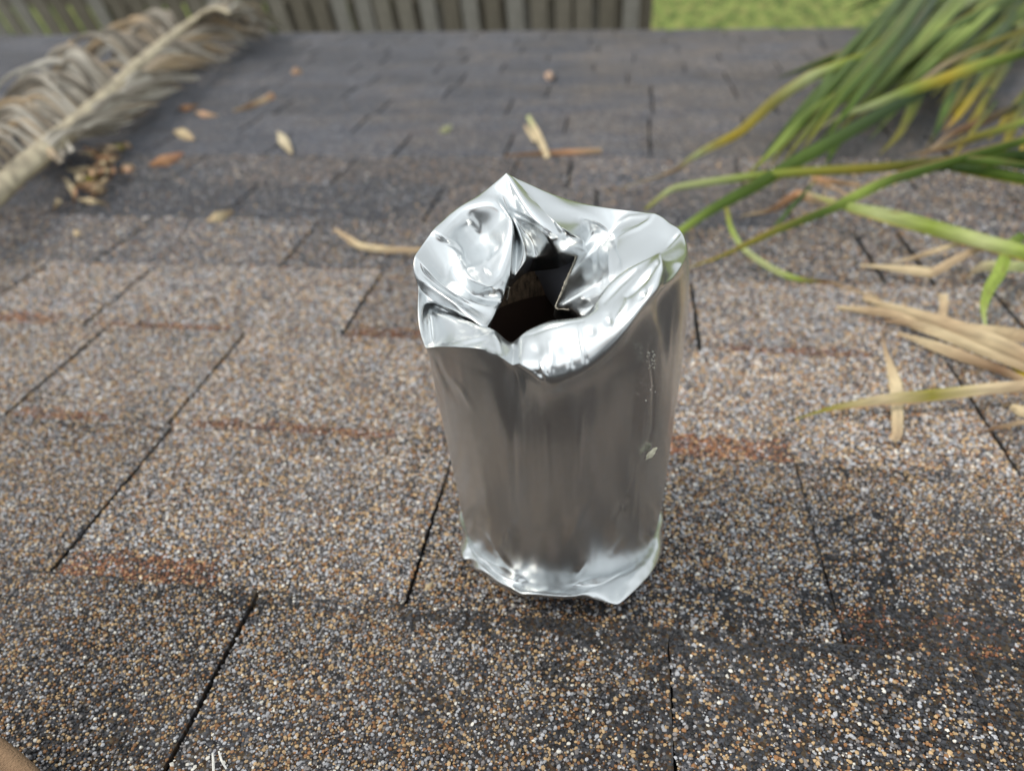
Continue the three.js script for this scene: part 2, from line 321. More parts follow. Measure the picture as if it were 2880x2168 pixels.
// columns run from the front notch to the left, round the back and along the front lip; each: outer rim, three steps inward, the edge of the hole
const COLS = [
  [[1439, 1027, 'f', 53], [1443, 1010, 'h', 191], [1446, 990, 'h', 190], [1441, 973, 'h', 189], [1435, 962, 'h', 187]],
  [[1407, 1001, 'f', 54], [1405, 988, 'h', 194], [1409, 972, 'h', 193], [1413, 960, 'h', 192], [1417, 949, 'h', 189]],
  [[1350, 978, 'f', 55], [1352, 966, 'h', 196], [1364, 950, 'h', 195], [1382, 938, 'h', 193], [1398, 930, 'h', 190]],
  [[1294, 976, 'f', 56], [1297, 966, 'h', 193], [1322, 945, 'h', 193], [1350, 926, 'h', 192], [1374, 919, 'h', 190]],
  [[1240, 974, 'f', 57], [1244, 965, 'h', 188], [1266, 935, 'h', 189], [1303, 908, 'h', 191], [1338, 912, 'h', 189]],
  [[1196, 979, 'f', 60], [1214, 966, 'h', 182], [1228, 928, 'h', 184], [1258, 890, 'h', 188], [1304, 896, 'h', 187]],
  [[1181, 938, 'f', 58.5], [1198, 935, 'h', 184], [1211, 895, 'h', 184], [1232, 870, 'h', 185], [1290, 890, 'h', 184]],
  [[1174, 876, 'f', 56.7], [1188, 872, 'h', 188], [1200, 852, 'h', 186], [1236, 866, 'h', 182], [1302, 902, 'h', 180]],
  [[1176, 807, 'b', 55], [1198, 832, 'h', 189], [1236, 857, 'h', 188], [1282, 880, 'h', 187], [1352, 919, 'h', 186]],
  [[1170, 783, 'b', 55.4], [1206, 804, 'h', 193], [1250, 831, 'h', 192], [1302, 870, 'h', 190], [1368, 924, 'h', 187]],
  [[1163, 757, 'b', 56], [1190, 770, 'h', 196], [1240, 814, 'h', 191], [1310, 855, 'h', 187], [1386, 896, 'h', 185]],
  [[1165, 720, 'b', 56], [1190, 745, 'h', 199], [1228, 787, 'h', 196], [1296, 838, 'h', 190], [1400, 868, 'h', 185]],
  [[1182, 693, 'b', 55.5], [1216, 722, 'h', 197], [1259, 760, 'h', 192], [1332, 838, 'h', 186], [1411, 850, 'h', 183]],
  [[1201, 667, 'b', 55], [1232, 690, 'h', 198], [1296, 712, 'h', 196], [1300, 780, 'h', 195], [1419, 837, 'h', 184]],
  [[1219, 641, 'b', 54.5], [1252, 668, 'h', 201], [1306, 722, 'h', 191], [1352, 800, 'h', 193], [1425, 815, 'h', 186]],
  [[1255, 610, 'b', 54.5], [1288, 625, 'h', 201], [1338, 690, 'h', 190], [1382, 778, 'h', 192], [1430, 800, 'h', 186]],
  [[1294, 578, 'b', 54.5], [1326, 592, 'h', 203], [1374, 672, 'h', 191], [1404, 750, 'h', 193], [1434, 788, 'h', 186]],
  [[1342, 551, 'b', 54], [1382, 568, 'h', 206], [1424, 600, 'h', 203], [1444, 656, 'h', 199], [1434, 776, 'h', 188]],
  [[1380, 522, 'b', 54], [1402, 552, 'h', 205], [1431, 604, 'h', 198], [1454, 664, 'h', 190], [1446, 780, 'h', 180]],
  [[1405, 500, 'b', 54], [1418, 542, 'h', 206], [1440, 602, 'h', 199], [1474, 690, 'h', 192], [1480, 738, 'h', 184]],
  [[1423, 484, 'b', 54], [1434, 526, 'h', 207], [1468, 620, 'h', 199], [1497, 672, 'h', 188], [1508, 725, 'h', 182]],
  [[1430, 488, 'b', 54], [1452, 530, 'h', 208], [1508, 620, 'h', 203], [1546, 672, 'h', 197], [1570, 720, 'h', 186]],
  [[1442, 494, 'b', 53], [1466, 526, 'h', 206], [1526, 592, 'h', 202], [1582, 648, 'h', 198], [1606, 690, 'h', 190]],
  [[1490, 516, 'b', 52], [1506, 566, 'h', 202], [1559, 624, 'h', 200], [1600, 652, 'h', 199], [1643, 676, 'h', 192]],
  [[1560, 547, 'b', 49.5], [1576, 575, 'h', 199], [1612, 612, 'h', 196], [1642, 645, 'h', 190], [1640, 692, 'h', 184]],
  [[1620, 567, 'b', 51], [1634, 590, 'h', 196], [1656, 618, 'h', 193], [1672, 658, 'h', 186], [1622, 722, 'h', 181]],
  [[1707, 583, 'b', 52.5], [1700, 606, 'h', 192], [1706, 640, 'h', 190], [1694, 672, 'h', 186], [1604, 758, 'h', 179]],
  [[1776, 591, 'b', 53.5], [1756, 612, 'h', 192], [1717, 662, 'h', 188], [1682, 706, 'h', 183], [1590, 790, 'h', 177]],
  [[1844, 597, 'b', 53], [1812, 634, 'h', 196], [1738, 672, 'h', 192], [1703, 730, 'h', 189], [1576, 825, 'h', 175]],
  [[1882, 622, 'b', 52.5], [1856, 660, 'h', 198], [1775, 705, 'h', 195], [1714, 770, 'h', 190], [1561, 862, 'h', 174]],
  [[1917, 645, 'b', 52], [1886, 680, 'h', 198], [1800, 735, 'h', 197], [1700, 790, 'h', 188], [1590, 869, 'h', 174]],
  [[1933, 695, 'b', 50], [1900, 715, 'h', 201], [1815, 750, 'h', 199], [1700, 830, 'h', 184], [1622, 880, 'h', 174]],
  [[1922, 743, 'f', 50.5], [1893, 730, 'h', 213], [1846, 735, 'h', 208], [1760, 800, 'h', 190], [1650, 892, 'h', 175]],
  [[1872, 806, 'f', 52], [1866, 755, 'f', 50], [1857, 714, 'h', 221], [1850, 714, 'h', 219], [1800, 770, 'h', 196]],
  [[1855, 821, 'f', 54.5], [1836, 792, 'f', 52.0], [1806, 780, 'h', 214], [1798, 736, 'h', 215], [1760, 790, 'h', 192]],
  [[1811, 869, 'f', 56], [1790, 836, 'f', 51.0], [1762, 818, 'f', 43], [1742, 768, 'h', 211], [1720, 800, 'h', 190]],
  [[1769, 925, 'f', 57.5], [1745, 885, 'f', 52], [1713, 854, 'f', 43], [1694, 823, 'f', 36], [1680, 840, 'h', 188]],
  [[1731, 975, 'f', 58.5], [1708, 915, 'f', 52.5], [1678, 879, 'f', 44], [1657, 878, 'f', 38], [1650, 896, 'h', 186]],
  [[1692, 1012, 'f', 59], [1665, 948, 'f', 53], [1637, 904, 'f', 44], [1626, 891, 'f', 38], [1626, 908, 'h', 184]],
  [[1651, 1040, 'f', 59.5], [1622, 972, 'h', 201], [1596, 909, 'f', 43], [1592, 896, 'f', 37], [1588, 915, 'h', 182]],
  [[1600, 1064, 'f', 60], [1572, 990, 'h', 199.5], [1547, 920, 'f', 43], [1550, 900, 'f', 37], [1545, 920, 'h', 180]],
  [[1543, 1082, 'f', 60.5], [1527, 1008, 'h', 198], [1500, 939, 'f', 42], [1512, 914, 'f', 36], [1505, 935, 'h', 178]],
  [[1500, 1056, 'f', 58.5], [1492, 1003, 'h', 196], [1474, 946, 'f', 42], [1480, 932, 'f', 37], [1470, 950, 'h', 177]],
  [[1462, 1036, 'f', 56], [1466, 1004, 'h', 195], [1459, 966, 'h', 193], [1458, 948, 'h', 192], [1449, 960, 'h', 182]],
];
const roofY = (x, z) => -(RNL.x * x + RNL.z * z) / RNL.y;   // height of the roof by the pipe, from its foot
const leanX = (y) => BASE.x * clamp(1 - (y - BASE.y) / 0.16, 0, 1), leanZ = (y) => BASE.z * clamp(1 - (y - BASE.y) / 0.16, 0, 1);
const onSleeve = (px, py, r) => { let q = cyl(px, py, r, 'f'); for (let i = 0; i < 6; i++) q = cyl(px, py, r, 'f', leanX(q.y), leanZ(q.y)); return q; };
const metalUV = (() => { // fine brushed streaks and smears on the sheet
  const S = 512, r = new Uint8Array(S * S * 4), b = new Uint8Array(S * S * 4);
  for (let y = 0; y < S; y++) for (let x = 0; x < S; x++) {
    const k = (y * S + x) * 4, u = x / S * 2 * Math.PI, w = y / S * 2 * Math.PI, c = [Math.cos(u), Math.sin(u), Math.cos(w), Math.sin(w)];
    const a = n3(c[0] * 2 + 5, c[1] * 2, c[2] * 2 + c[3]), d = n3(c[0] * 7, c[1] * 7 + 3, c[2] * 7 + c[3] * 5), e = n3(c[0] * 26, c[1] * 26, c[2] * 20 + c[3] * 9);
    r[k] = r[k + 1] = r[k + 2] = clamp(0.5 + 0.12 * a + 0.06 * d + 0.03 * e, 0, 1) * 255; r[k + 3] = 255;
    b[k] = b[k + 1] = b[k + 2] = clamp(0.5 + 0.3 * d + 0.2 * e, 0, 1) * 255; b[k + 3] = 255;
  }
  return [r, b].map((d) => { const t = new THREE.DataTexture(d, S, S); t.wrapS = t.wrapT = THREE.RepeatWrapping; t.magFilter = THREE.LinearFilter; t.needsUpdate = true; return t; });
})();
const metal = std({ color: new THREE.Color().setRGB(0.7, 0.722, 0.732), metalness: 1, roughness: 0.27, side: THREE.DoubleSide });
{
  const N = COLS.length, P = [], rows = [], pts = COLS.map((c) => c.map(spot));
  let th = pts.map((c) => Math.atan2(c[0].z, c[0].x));
  // unwrap (angles fall steadily from the front notch by the left to the back) and keep them apart
  for (let i = 1; i < N; i++) { while (th[i] < th[i - 1] - Math.PI) th[i] += 2 * Math.PI; while (th[i] > th[i - 1] + Math.PI) th[i] -= 2 * Math.PI; }
  for (let i = 1; i < N; i++) if (th[i] < th[i - 1] + 0.02) th[i] = th[i - 1] + 0.02;
  const t0 = th[0], span = 2 * Math.PI, uni = (i, w) => lerp(th[i], t0 + span * i / N, w);
  const ring = (w, fn) => { const a = []; for (let i = 0; i < N; i++) { const t = uni(i, w), [r, h] = fn(i, t); a.push(P.length); P.push(V(Math.cos(t) * r, h(Math.cos(t) * r, Math.sin(t) * r), Math.sin(t) * r)); } rows.push(a); };
  const foot = (x, z) => BASE.y + 0.012 + 0.24 * z;
  ring(1, () => [0.0550, (x, z) => foot(x, z) - 0.003]);
  ring(0.95, (i, t) => [0.0553 + 0.0003 * Math.sin(t * 5), (x, z) => foot(x, z) + 0.014]);
  ring(0.8, (i, t) => [0.0556 + 0.0003 * Math.sin(t * 3 + 1), () => 0.055]);
  ring(0.6, (i, t) => [0.0556 - 0.0012 * Math.max(0, Math.cos(t)), () => 0.1]);
  ring(0.35, (i, t) => [0.0556 - 0.0022 * Math.max(0, Math.cos(t)), () => lerp(0.132, pts[i][0].y - 0.032, 0.8)]);
  for (const row of rows) for (const i of row) { const p = P[i], y = p.y; p.x += leanX(y); p.z += leanZ(y); }
  { // shoulder under the rim
    const a = []; for (let i = 0; i < N; i++) { const p = pts[i][0], r = Math.hypot(p.x, p.z), t = uni(i, 0.05), rr2 = i > 32 || i === 0 ? r - 0.0042 : lerp(r, 0.0556 - 0.0024 * Math.max(0, Math.cos(t)), 0.5); a.push(P.length); P.push(V(Math.cos(t) * rr2, p.y - (i > 32 ? 0.01 : 0.009), Math.sin(t) * rr2)); } rows.push(a);
  }
  for (let k = 0; k < 5; k++) { const a = []; for (let i = 0; i < N; i++) { a.push(P.length); P.push(pts[i][k].clone()); } rows.push(a); }
  { const a = []; for (let i = 0; i < N; i++) { const h = pts[i][4], r = Math.hypot(h.x, h.z), s = (r + 0.006) / r; a.push(P.length); P.push(V(h.x * s, h.y - 0.011, h.z * s)); } rows.push(a); }
  const F = [], crease = new Map();
  for (let j = 0; j < rows.length - 1; j++) for (let i = 0; i < N; i++) { const k = (i + 1) % N; F.push([rows[j][i], rows[j + 1][i], rows[j + 1][k], rows[j][k]]); }
  const R0 = 6, along = (j, i0, i1, s) => { for (let i = i0; i < i1; i++) crease.set(ek(rows[j][i % N], rows[j][(i + 1) % N]), s); }, down = (i, j0, j1, s) => { for (let j = j0; j < j1; j++) crease.set(ek(rows[j][i], rows[j + 1][i]), s + 0.9); };
  along(R0, 0, 5, 3.2); along(R0, 5, 9, 1.6); along(R0, 9, 17, 0.9); along(R0, 17, 29, 1.3); along(R0, 31, 33, 2.2); along(R0 + 4, 0, N, 2);
  along(R0 + 2, 36, 41, 1.6); along(R0 + 3, 33, 37, 2);
  down(0, R0, R0 + 3, 2.4); down(5, R0, R0 + 2, 1.8); down(8, R0, R0 + 4, 3); down(9, R0, R0 + 3, 1.3); down(11, R0, R0 + 3, 2.2); down(13, R0 + 1, R0 + 2, 2.2); down(14, R0, R0 + 2, 1.2); down(17, R0 + 2, R0 + 4, 1.8); down(18, R0 + 2, R0 + 4, 1.4);
  down(20, R0, R0 + 2, 1); down(22, R0, R0 + 3, 2.2); down(23, R0 + 1, R0 + 4, 2.4); down(28, R0, R0 + 2, 1.8); down(27, R0 + 1, R0 + 3, 1.4); down(33, R0, R0 + 3, 3); down(32, R0, R0 + 1, 2);
  const sub = through(P, F, crease, 4), rad = (p) => Math.hypot(p.x, p.z);
  // smaller folds: ridges and valleys along lines of the sheet, [line, half width in px, height in mm]
  const FOLDS = [
    [[[1630, 918], [1638, 975], [1648, 1028]], 6, 0.8], [[[1508, 985]], 21, -2.1], [[[1590, 982]], 19, -1.9], [[[1566, 1010]], 13, -0.6], [[[1545, 960], [1552, 1010], [1548, 1060]], 8, 0.6], [[[1600, 1000], [1606, 1045]], 7, 0.7], [[[1522, 1020], [1538, 1068]], 7, 1.3], [[[1505, 1046], [1528, 1062]], 8, -0.8],
    [[[1662, 935]], 15, -1.5], [[[1708, 888], [1714, 920]], 11, -1.5], [[[1850, 737], [1820, 770], [1790, 806], [1764, 832]], 6, -3], [[[1764, 826], [1764, 850], [1748, 878], [1736, 892]], 4.5, 0.7], [[[1815, 820], [1802, 838]], 8, -1.8], [[[1790, 760], [1745, 800], [1700, 850]], 6, -0.8], [[[1640, 903], [1596, 908], [1548, 919], [1502, 938], [1470, 946]], 3.5, -0.7],
    [[[1232, 972], [1300, 964], [1350, 950], [1392, 932]], 5, 0.7], [[[1250, 968], [1310, 970], [1370, 955]], 5, -0.5], [[[1392, 942], [1402, 965], [1412, 1000]], 5, 0.8], [[[1362, 978], [1398, 992]], 8, -0.8], [[[1340, 913], [1322, 930], [1300, 938]], 7, 0.6], [[[1212, 880], [1216, 930], [1216, 962]], 6, -1.0], [[[1200, 845], [1240, 866], [1278, 882], [1306, 902]], 4.5, -1.6],
    [[[1222, 652], [1256, 672], [1278, 681], [1294, 702], [1298, 714], [1286, 730], [1262, 754], [1257, 776]], 6, 1.1], [[[1262, 768], [1313, 759], [1342, 750], [1371, 738], [1402, 706], [1416, 682]], 7, 0.9], [[[1374, 756]], 14, -0.9], [[[1348, 786]], 13, -0.9], [[[1362, 752], [1368, 782]], 6, 0.6], [[[1332, 832], [1358, 822], [1392, 806], [1416, 786]], 6, -0.9], [[[1325, 615], [1345, 640]], 9, 0.7], [[[1290, 650], [1330, 628]], 9, -0.6], [[[1380, 700], [1372, 730]], 8, -0.5],
    [[[1434, 592], [1460, 604], [1505, 630], [1556, 664]], 5, -0.9], [[[1430, 598], [1452, 630], [1476, 690]], 5, 0.7], [[[1440, 604], [1470, 650], [1490, 706]], 4.5, -0.8], [[[1524, 650], [1548, 676], [1566, 712]], 7, 0.8], [[[1600, 690], [1586, 664]], 8, 0.5],
    [[[1719, 655], [1742, 626], [1771, 611], [1802, 608], [1828, 604]], 6, 0.8], [[[1712, 690], [1713, 740], [1716, 792]], 5, 0.8], [[[1681, 690], [1677, 728], [1680, 775], [1690, 815]], 5, -1], [[[1722, 676], [1760, 656], [1795, 642], [1824, 622], [1836, 604]], 5, 0.9], [[[1640, 622], [1680, 634], [1710, 655]], 6, -0.7], [[[1916, 652], [1896, 672], [1878, 694]], 4, -0.8], [[[1722, 690], [1738, 730], [1742, 765]], 7, -0.6], [[[1636, 760], [1640, 800]], 13, 0.8], [[[1630, 790]], 16, -0.8], [[[1655, 830], [1640, 850]], 10, 0.8],
    [[[1871, 800], [1905, 775], [1925, 750]], 6, 0.7], [[[1890, 850], [1882, 930], [1880, 1010]], 7, 0.6], [[[1216, 1000], [1236, 1040], [1284, 1090]], 9, -0.9], [[[1250, 1070], [1275, 1110]], 9, -0.7], [[[1240, 1042], [1300, 1095], [1330, 1150]], 7, 0.6],
    [[[1840, 950], [1826, 980], [1838, 1080], [1836, 1200], [1812, 1290], [1770, 1380]], 4, -0.45], [[[1424, 1500], [1500, 1497], [1612, 1490]], 3.5, -0.4], [[[1425, 1486], [1470, 1468], [1535, 1474]], 6, 0.35], [[[1726, 1450], [1748, 1424], [1778, 1412]], 6, -0.6], [[[1750, 1428]], 6, 0.6], [[[1330, 1440], [1350, 1490], [1395, 1560]], 9, -0.8], [[[1395, 1545], [1430, 1590], [1462, 1624]], 8, 0.9], [[[1640, 1590], [1612, 1616]], 9, 0.9], [[[1540, 1200], [1545, 1400]], 7, 0.3], [[[1640, 1150], [1620, 1400]], 8, 0.25], [[[1440, 1150], [1450, 1450]], 9, -0.3], [[[1700, 1320], [1640, 1420], [1600, 1520]], 10, 0.45], [[[1720, 1560], [1780, 1480]], 9, -0.4],
  ];
  const toWorld = vent.matrixWorld, w3 = V(0, 0, 0), nrm = quadGeo(sub.P, sub.F).attributes.normal;
  sub.P.forEach((p, pi) => { // flutes, dents and small buckles of the thin sheet
    const r = rad(p), y0 = p.y, out = y0 < 0.165 || (r > 0.0525 && y0 < 0.185), t = Math.atan2(p.z - leanZ(y0), p.x - leanX(y0));
    let d = 0.00014 * n3(p.x * 55, p.y * 55, p.z * 55);
    if (out) d = 0.00013 * n3(Math.cos(t) * 7, p.y * 9, Math.sin(t) * 7) + 0.000022 * n3(Math.cos(t) * 20, p.y * 8, Math.sin(t) * 20);
    const nv = V(nrm.getX(pi), nrm.getY(pi), nrm.getZ(pi)), see = eyeL.clone().sub(p).normalize();
    let face = nv.dot(see); if (face < 0 && !out) { nv.negate(); face = -face; }
    if (out) { if (nv.x * Math.cos(t) + nv.z * Math.sin(t) < 0) nv.negate(); face = nv.dot(see); }
    if (face > 0.05) {
      w3.copy(p).applyMatrix4(toWorld).sub(eye); const z = -w3.dot(AX[2]), X = CX + FPX * w3.dot(AX[0]) / z, Y = CY - FPX * w3.dot(AX[1]) / z;
      for (const [L, w, h] of FOLDS) {
        let best = 1e9, at = 0.5;
        if (L.length === 1) best = Math.hypot(X - L[0][0], Y - L[0][1]);
        else for (let i = 0; i < L.length - 1; i++) { const ax = L[i][0], ay = L[i][1], bx = L[i + 1][0] - ax, by = L[i + 1][1] - ay, k = clamp(((X - ax) * bx + (Y - ay) * by) / (bx * bx + by * by), 0, 1), q = Math.hypot(X - ax - k * bx, Y - ay - k * by); if (q < best) { best = q; at = (i + k) / (L.length - 1); } }
        if (best < w * 2.6) d += 0.001 * h * (L[0][1] > 1040 ? 1.2 : L.length > 1 ? 0.65 : 0.45) * Math.exp(-((best / w) ** 2)) * (L.length > 1 ? 0.25 + 0.75 * Math.sin(Math.PI * clamp(at, 0.08, 0.92)) : 1) * clamp(face * 3, 0, 1);
      }
    }
    p.addScaledVector(nv, d);
  });
  mesh('sleeve', quadGeo(sub.P, sub.F), metal, vent);
  // torn silver edges round the hole
  const tearMat = std({ color: 0x9c968a, metalness: 0.4, roughness: 0.5 }), tear = (list, r0) => { const c = new THREE.CatmullRomCurve3(list.map(([x, y, h]) => level(x, y, h)), false, 'catmullrom', 0.2); const g = new THREE.TubeGeometry(c, list.length * 6, r0, 5), p = g.attributes.position; for (let i = 0; i < p.count; i++) { const s = 0.0003; p.setXYZ(i, p.getX(i) + s * n3(p.getX(i) * 900, i, 1), p.getY(i) + s * n3(p.getY(i) * 900, i, 2), p.getZ(i) + s * n3(p.getZ(i) * 900, i, 3)); } g.computeVertexNormals(); mesh('torn_edge', g, tearMat, vent); };
  tear([[1637, 692, 184], [1620, 722, 181], [1606, 757, 179], [1592, 788, 177], [1578, 823, 175], [1562, 862, 173], [1567, 868, 173], [1600, 871, 174]], 0.0003);
  tear([[1497, 730, 177], [1515, 725, 176.4], [1540, 719, 181]], 0.00032);
  tear([[1432, 808, 173], [1428, 830, 170], [1425, 843, 168]], 0.0003);
  tear([[1582, 706, 170], [1600, 717, 170], [1618, 716, 170], [1632, 706, 171]], 0.00035);
}
{
  const lean = (g) => { const p = g.attributes.position; for (let i = 0; i < p.count; i++) { const y = p.getY(i); p.setX(i, p.getX(i) + leanX(y)); p.setZ(i, p.getZ(i) + leanZ(y)); } g.computeVertexNormals(); };
  // the pipe inside, its mouth below the fold, and the black inner flap
  const dark = std({ color: 0x4e3d34, roughness: 0.8 }), mot = metalUV[1].clone(); mot.repeat.set(3, 0.35); mot.needsUpdate = true;
  const brown = std({ color: 0xb89f86, map: mot, roughness: 0.85 });
  const prof = [[0.0515, 0.0], [0.0515, 0.165], [0.051, 0.1665], [0.0475, 0.1665], [0.0465, 0.165], [0.0465, 0.0]].map(([r, y]) => new THREE.Vector2(r, y - 0.012));
  const pg = new THREE.LatheGeometry(prof, 64); lean(pg); mesh('pipe', pg, dark, vent);
  const lin2 = [[0.0464, 0.1462], [0.0452, 0.147], [0.0452, 0.1668], [0.0478, 0.168]].map(([r, y]) => new THREE.Vector2(r, y)), lg = new THREE.LatheGeometry(lin2, 64); lean(lg); brown.side = THREE.DoubleSide; mesh('pipe_lining', lg, brown, vent);
  const fl = [[[1492, 735, 172], [1540, 724, 176], [1590, 715, 177], [1636, 700, 176]], [[1508, 770, 162], [1550, 765, 166], [1595, 765, 169], [1625, 740, 171]], [[1528, 812, 152], [1555, 815, 156], [1590, 815, 160], [1612, 790, 166]], [[1556, 868, 142], [1572, 872, 146], [1592, 868, 152], [1606, 840, 158]]];
  const pos = [], idx = []; for (const row of fl) for (const q of row) { const p = level(...q); pos.push(p.x, p.y, p.z); }
  const PP = []; for (let i = 0; i < pos.length; i += 3) PP.push(V(pos[i], pos[i + 1], pos[i + 2]));
  const FF = []; for (let j = 0; j < 3; j++) for (let i = 0; i < 3; i++) FF.push([j * 4 + i, j * 4 + i + 1, j * 4 + i + 5, j * 4 + i + 4]);
  const s = subdivide(PP, FF, new Map(), 3); for (const p of s.P) p.y += 0.0012 * n3(p.x * 90, p.y * 140, p.z * 60);
  mesh('inner_flap', quadGeo(s.P, s.F), std({ color: 0x74767e, roughness: 0.35, side: THREE.DoubleSide }), vent);
}
{ // the crimped skirt at the foot: junction, trough, rolled ridge, outer edge
  const J = [[1313, 1499], [1330, 1535], [1341, 1554], [1356, 1568], [1369, 1576], [1388, 1596], [1404, 1611], [1428, 1626], [1452, 1634], [1479, 1629], [1518, 1627], [1580, 1634], [1620, 1641], [1655, 1645], [1690, 1637], [1728, 1616], [1767, 1590], [1803, 1552], [1812, 1526], [1822, 1494]];
  const Rg = [[1311, 1497], [1314, 1530], [1326, 1552], [1344, 1582], [1362, 1600], [1386, 1622], [1412, 1637], [1440, 1654], [1468, 1667], [1492, 1668], [1520, 1670], [1580, 1675], [1615, 1675], [1650, 1666], [1690, 1652], [1738, 1627], [1790, 1608], [1832, 1570], [1852, 1524], [1850, 1500]];
  const O = [[1304, 1489], [1291, 1538], [1303, 1572], [1325, 1575], [1332, 1600], [1358, 1610], [1384, 1636], [1424, 1656], [1466, 1677], [1490, 1678], [1520, 1680], [1580, 1685], [1612, 1684], [1662, 1682], [1735, 1703], [1766, 1680], [1808, 1640], [1846, 1594], [1867, 1530], [1861, 1492]];
  const P = [], F = [], n = J.length, on = (p, h) => { const d = rayL(p[0], p[1]), e = eyeL.clone().sub(BASE), t = (h / 1000 - e.y + 0.42 * e.z) / (d.y - 0.42 * d.z); return eyeL.clone().addScaledVector(d, t); };   // on the skirt's own plane, h mm up
  for (let i = 0; i < n; i++) {
    const w = 0.0006 * Math.sin(i * 2.1);
    const j = on(J[i], 8.5), rg = on(Rg[i], 8.2 + 900 * w), o = on(O[i], i === 14 ? 3 : 4.6), m = j.clone().lerp(rg, 0.45).addScaledVector(RNL, -0.001), jin = j.clone().add(V(0, 0.006, 0)); { const dx = jin.x - BASE.x, dz = jin.z - BASE.z; jin.x -= dx * 0.04; jin.z -= dz * 0.04; }
    const under = o.clone().lerp(j, 0.3).addScaledVector(RNL, -0.003);
    P.push(jin, j, m, rg, o, under);
  }
  // the hidden back half, a plain turned-out rim
  const a0 = Math.atan2(P[(n - 1) * 6 + 3].z - BASE.z, P[(n - 1) * 6 + 3].x - BASE.x), a1 = Math.atan2(P[3].z - BASE.z, P[3].x - BASE.x) - 2 * Math.PI, B = 12;
  for (let i = 1; i < B; i++) { const t = lerp(a0, a1, i / B), r0 = 0.056, put = (r, l) => { const x = Math.cos(t) * r, z = Math.sin(t) * r; P.push(V(BASE.x + x, BASE.y + Math.max(0.42 * z - 0.006, 0.22 * z - 0.006) + l, BASE.z + z)); }; put(r0 - 0.003, 0.017); put(r0 + 0.001, 0.011); put(r0 + 0.003, 0.009); put(r0 + 0.0035, 0.0122); put(r0 + 0.006, 0.0095 + 0.001 * Math.sin(i * 2)); put(r0 + 0.004, 0.006); }
  const T = n + B - 1; for (let i = 0; i < T; i++) for (let k = 0; k < 5; k++) { const q = (i + 1) % T; F.push([i * 6 + k, q * 6 + k, q * 6 + k + 1, i * 6 + k + 1]); }
  const crease = new Map(); for (let i = 0; i < T; i++) crease.set(ek(i * 6 + 4, ((i + 1) % T) * 6 + 4), 1.2); for (const i of [2, 3, 5, 8, 14]) for (const k of [2, 3]) crease.set(ek(i * 6 + k, i * 6 + k + 1), 1.2);
  const s = through(P, F, crease, 3); for (const p of s.P) { const d = 0.0002 * n3(p.x * 130, p.y * 130, p.z * 130); p.y += d; }
  mesh('crimped_skirt', quadGeo(s.P, s.F), metal, vent, { label: 'crimped bright rim flared out at the foot of the sleeve' });
  // a dark tar collar between skirt and shingles
  const ring = new THREE.TorusGeometry(0.05, 0.006, 8, 64); ring.rotateX(Math.PI / 2); ring.applyQuaternion(new THREE.Quaternion().setFromUnitVectors(V(0, 1, 0), RNL)); ring.translate(BASE.x, BASE.y + 0.001, BASE.z); mesh('tar_collar', ring, asphalt, vent);
}
{ // a fleck of pale sealant, water drops
  const fleck = new THREE.IcosahedronGeometry(0.0024, 2), p = fleck.attributes.position; for (let i = 0; i < p.count; i++) { const s = 1 + 0.5 * n3(p.getX(i) * 900, p.getY(i) * 900, p.getZ(i) * 900); p.setXYZ(i, p.getX(i) * 1.3 * s, p.getY(i) * 0.8 * s, p.getZ(i) * 0.4 * s); } fleck.computeVertexNormals();
  const f = mesh('sealant_fleck', fleck, std({ color: 0xcfcab4, roughness: 0.7 }), vent); f.position.copy(onSleeve(1831, 1276, 55.9)); f.rotation.y = 0.9;
  const r = rng(9), drops = []; for (let i = 0; i < 34; i++) { const px = 1832 + 26 * (r() - 0.5) + (i > 26 ? 8 : 0) * (r() - 0.5), py = 985 + 150 * r() * (i < 26 ? 0.35 : 1), q = onSleeve(px, py, 55.9), g = new THREE.IcosahedronGeometry(0.00014 + 0.00024 * r() * r(), 1); g.translate(q.x, q.y, q.z); drops.push(g); }
  mesh('water_drops', mergeGeometries(drops), std({ color: 0xb9b6aa, roughness: 0.25 }), vent, { kind: 'stuff' });
}

// ---------------------------------------------------------------- leaf blades
const leafMat = new THREE.MeshPhysicalMaterial({ vertexColors: true, roughness: 0.6, specularIntensity: 0.45, side: THREE.DoubleSide, transmission: 0.25, thickness: 0 });
const dryMat = std({ vertexColors: true, roughness: 0.85, side: THREE.DoubleSide });
const COL = { green: '#546c24', deep: '#2c4416', lime: '#92a54a', pale: '#b5be84', olive: '#878030', yellow: '#bba32c', tan: '#b0997a', straw: '#c2b08e', brown: '#755a42', grey: '#9a9184', dgrey: '#574f45', lgrey: '#c6c0b4', orange: '#b98b66' };
const colr = (n) => lin(COL[n] || n);
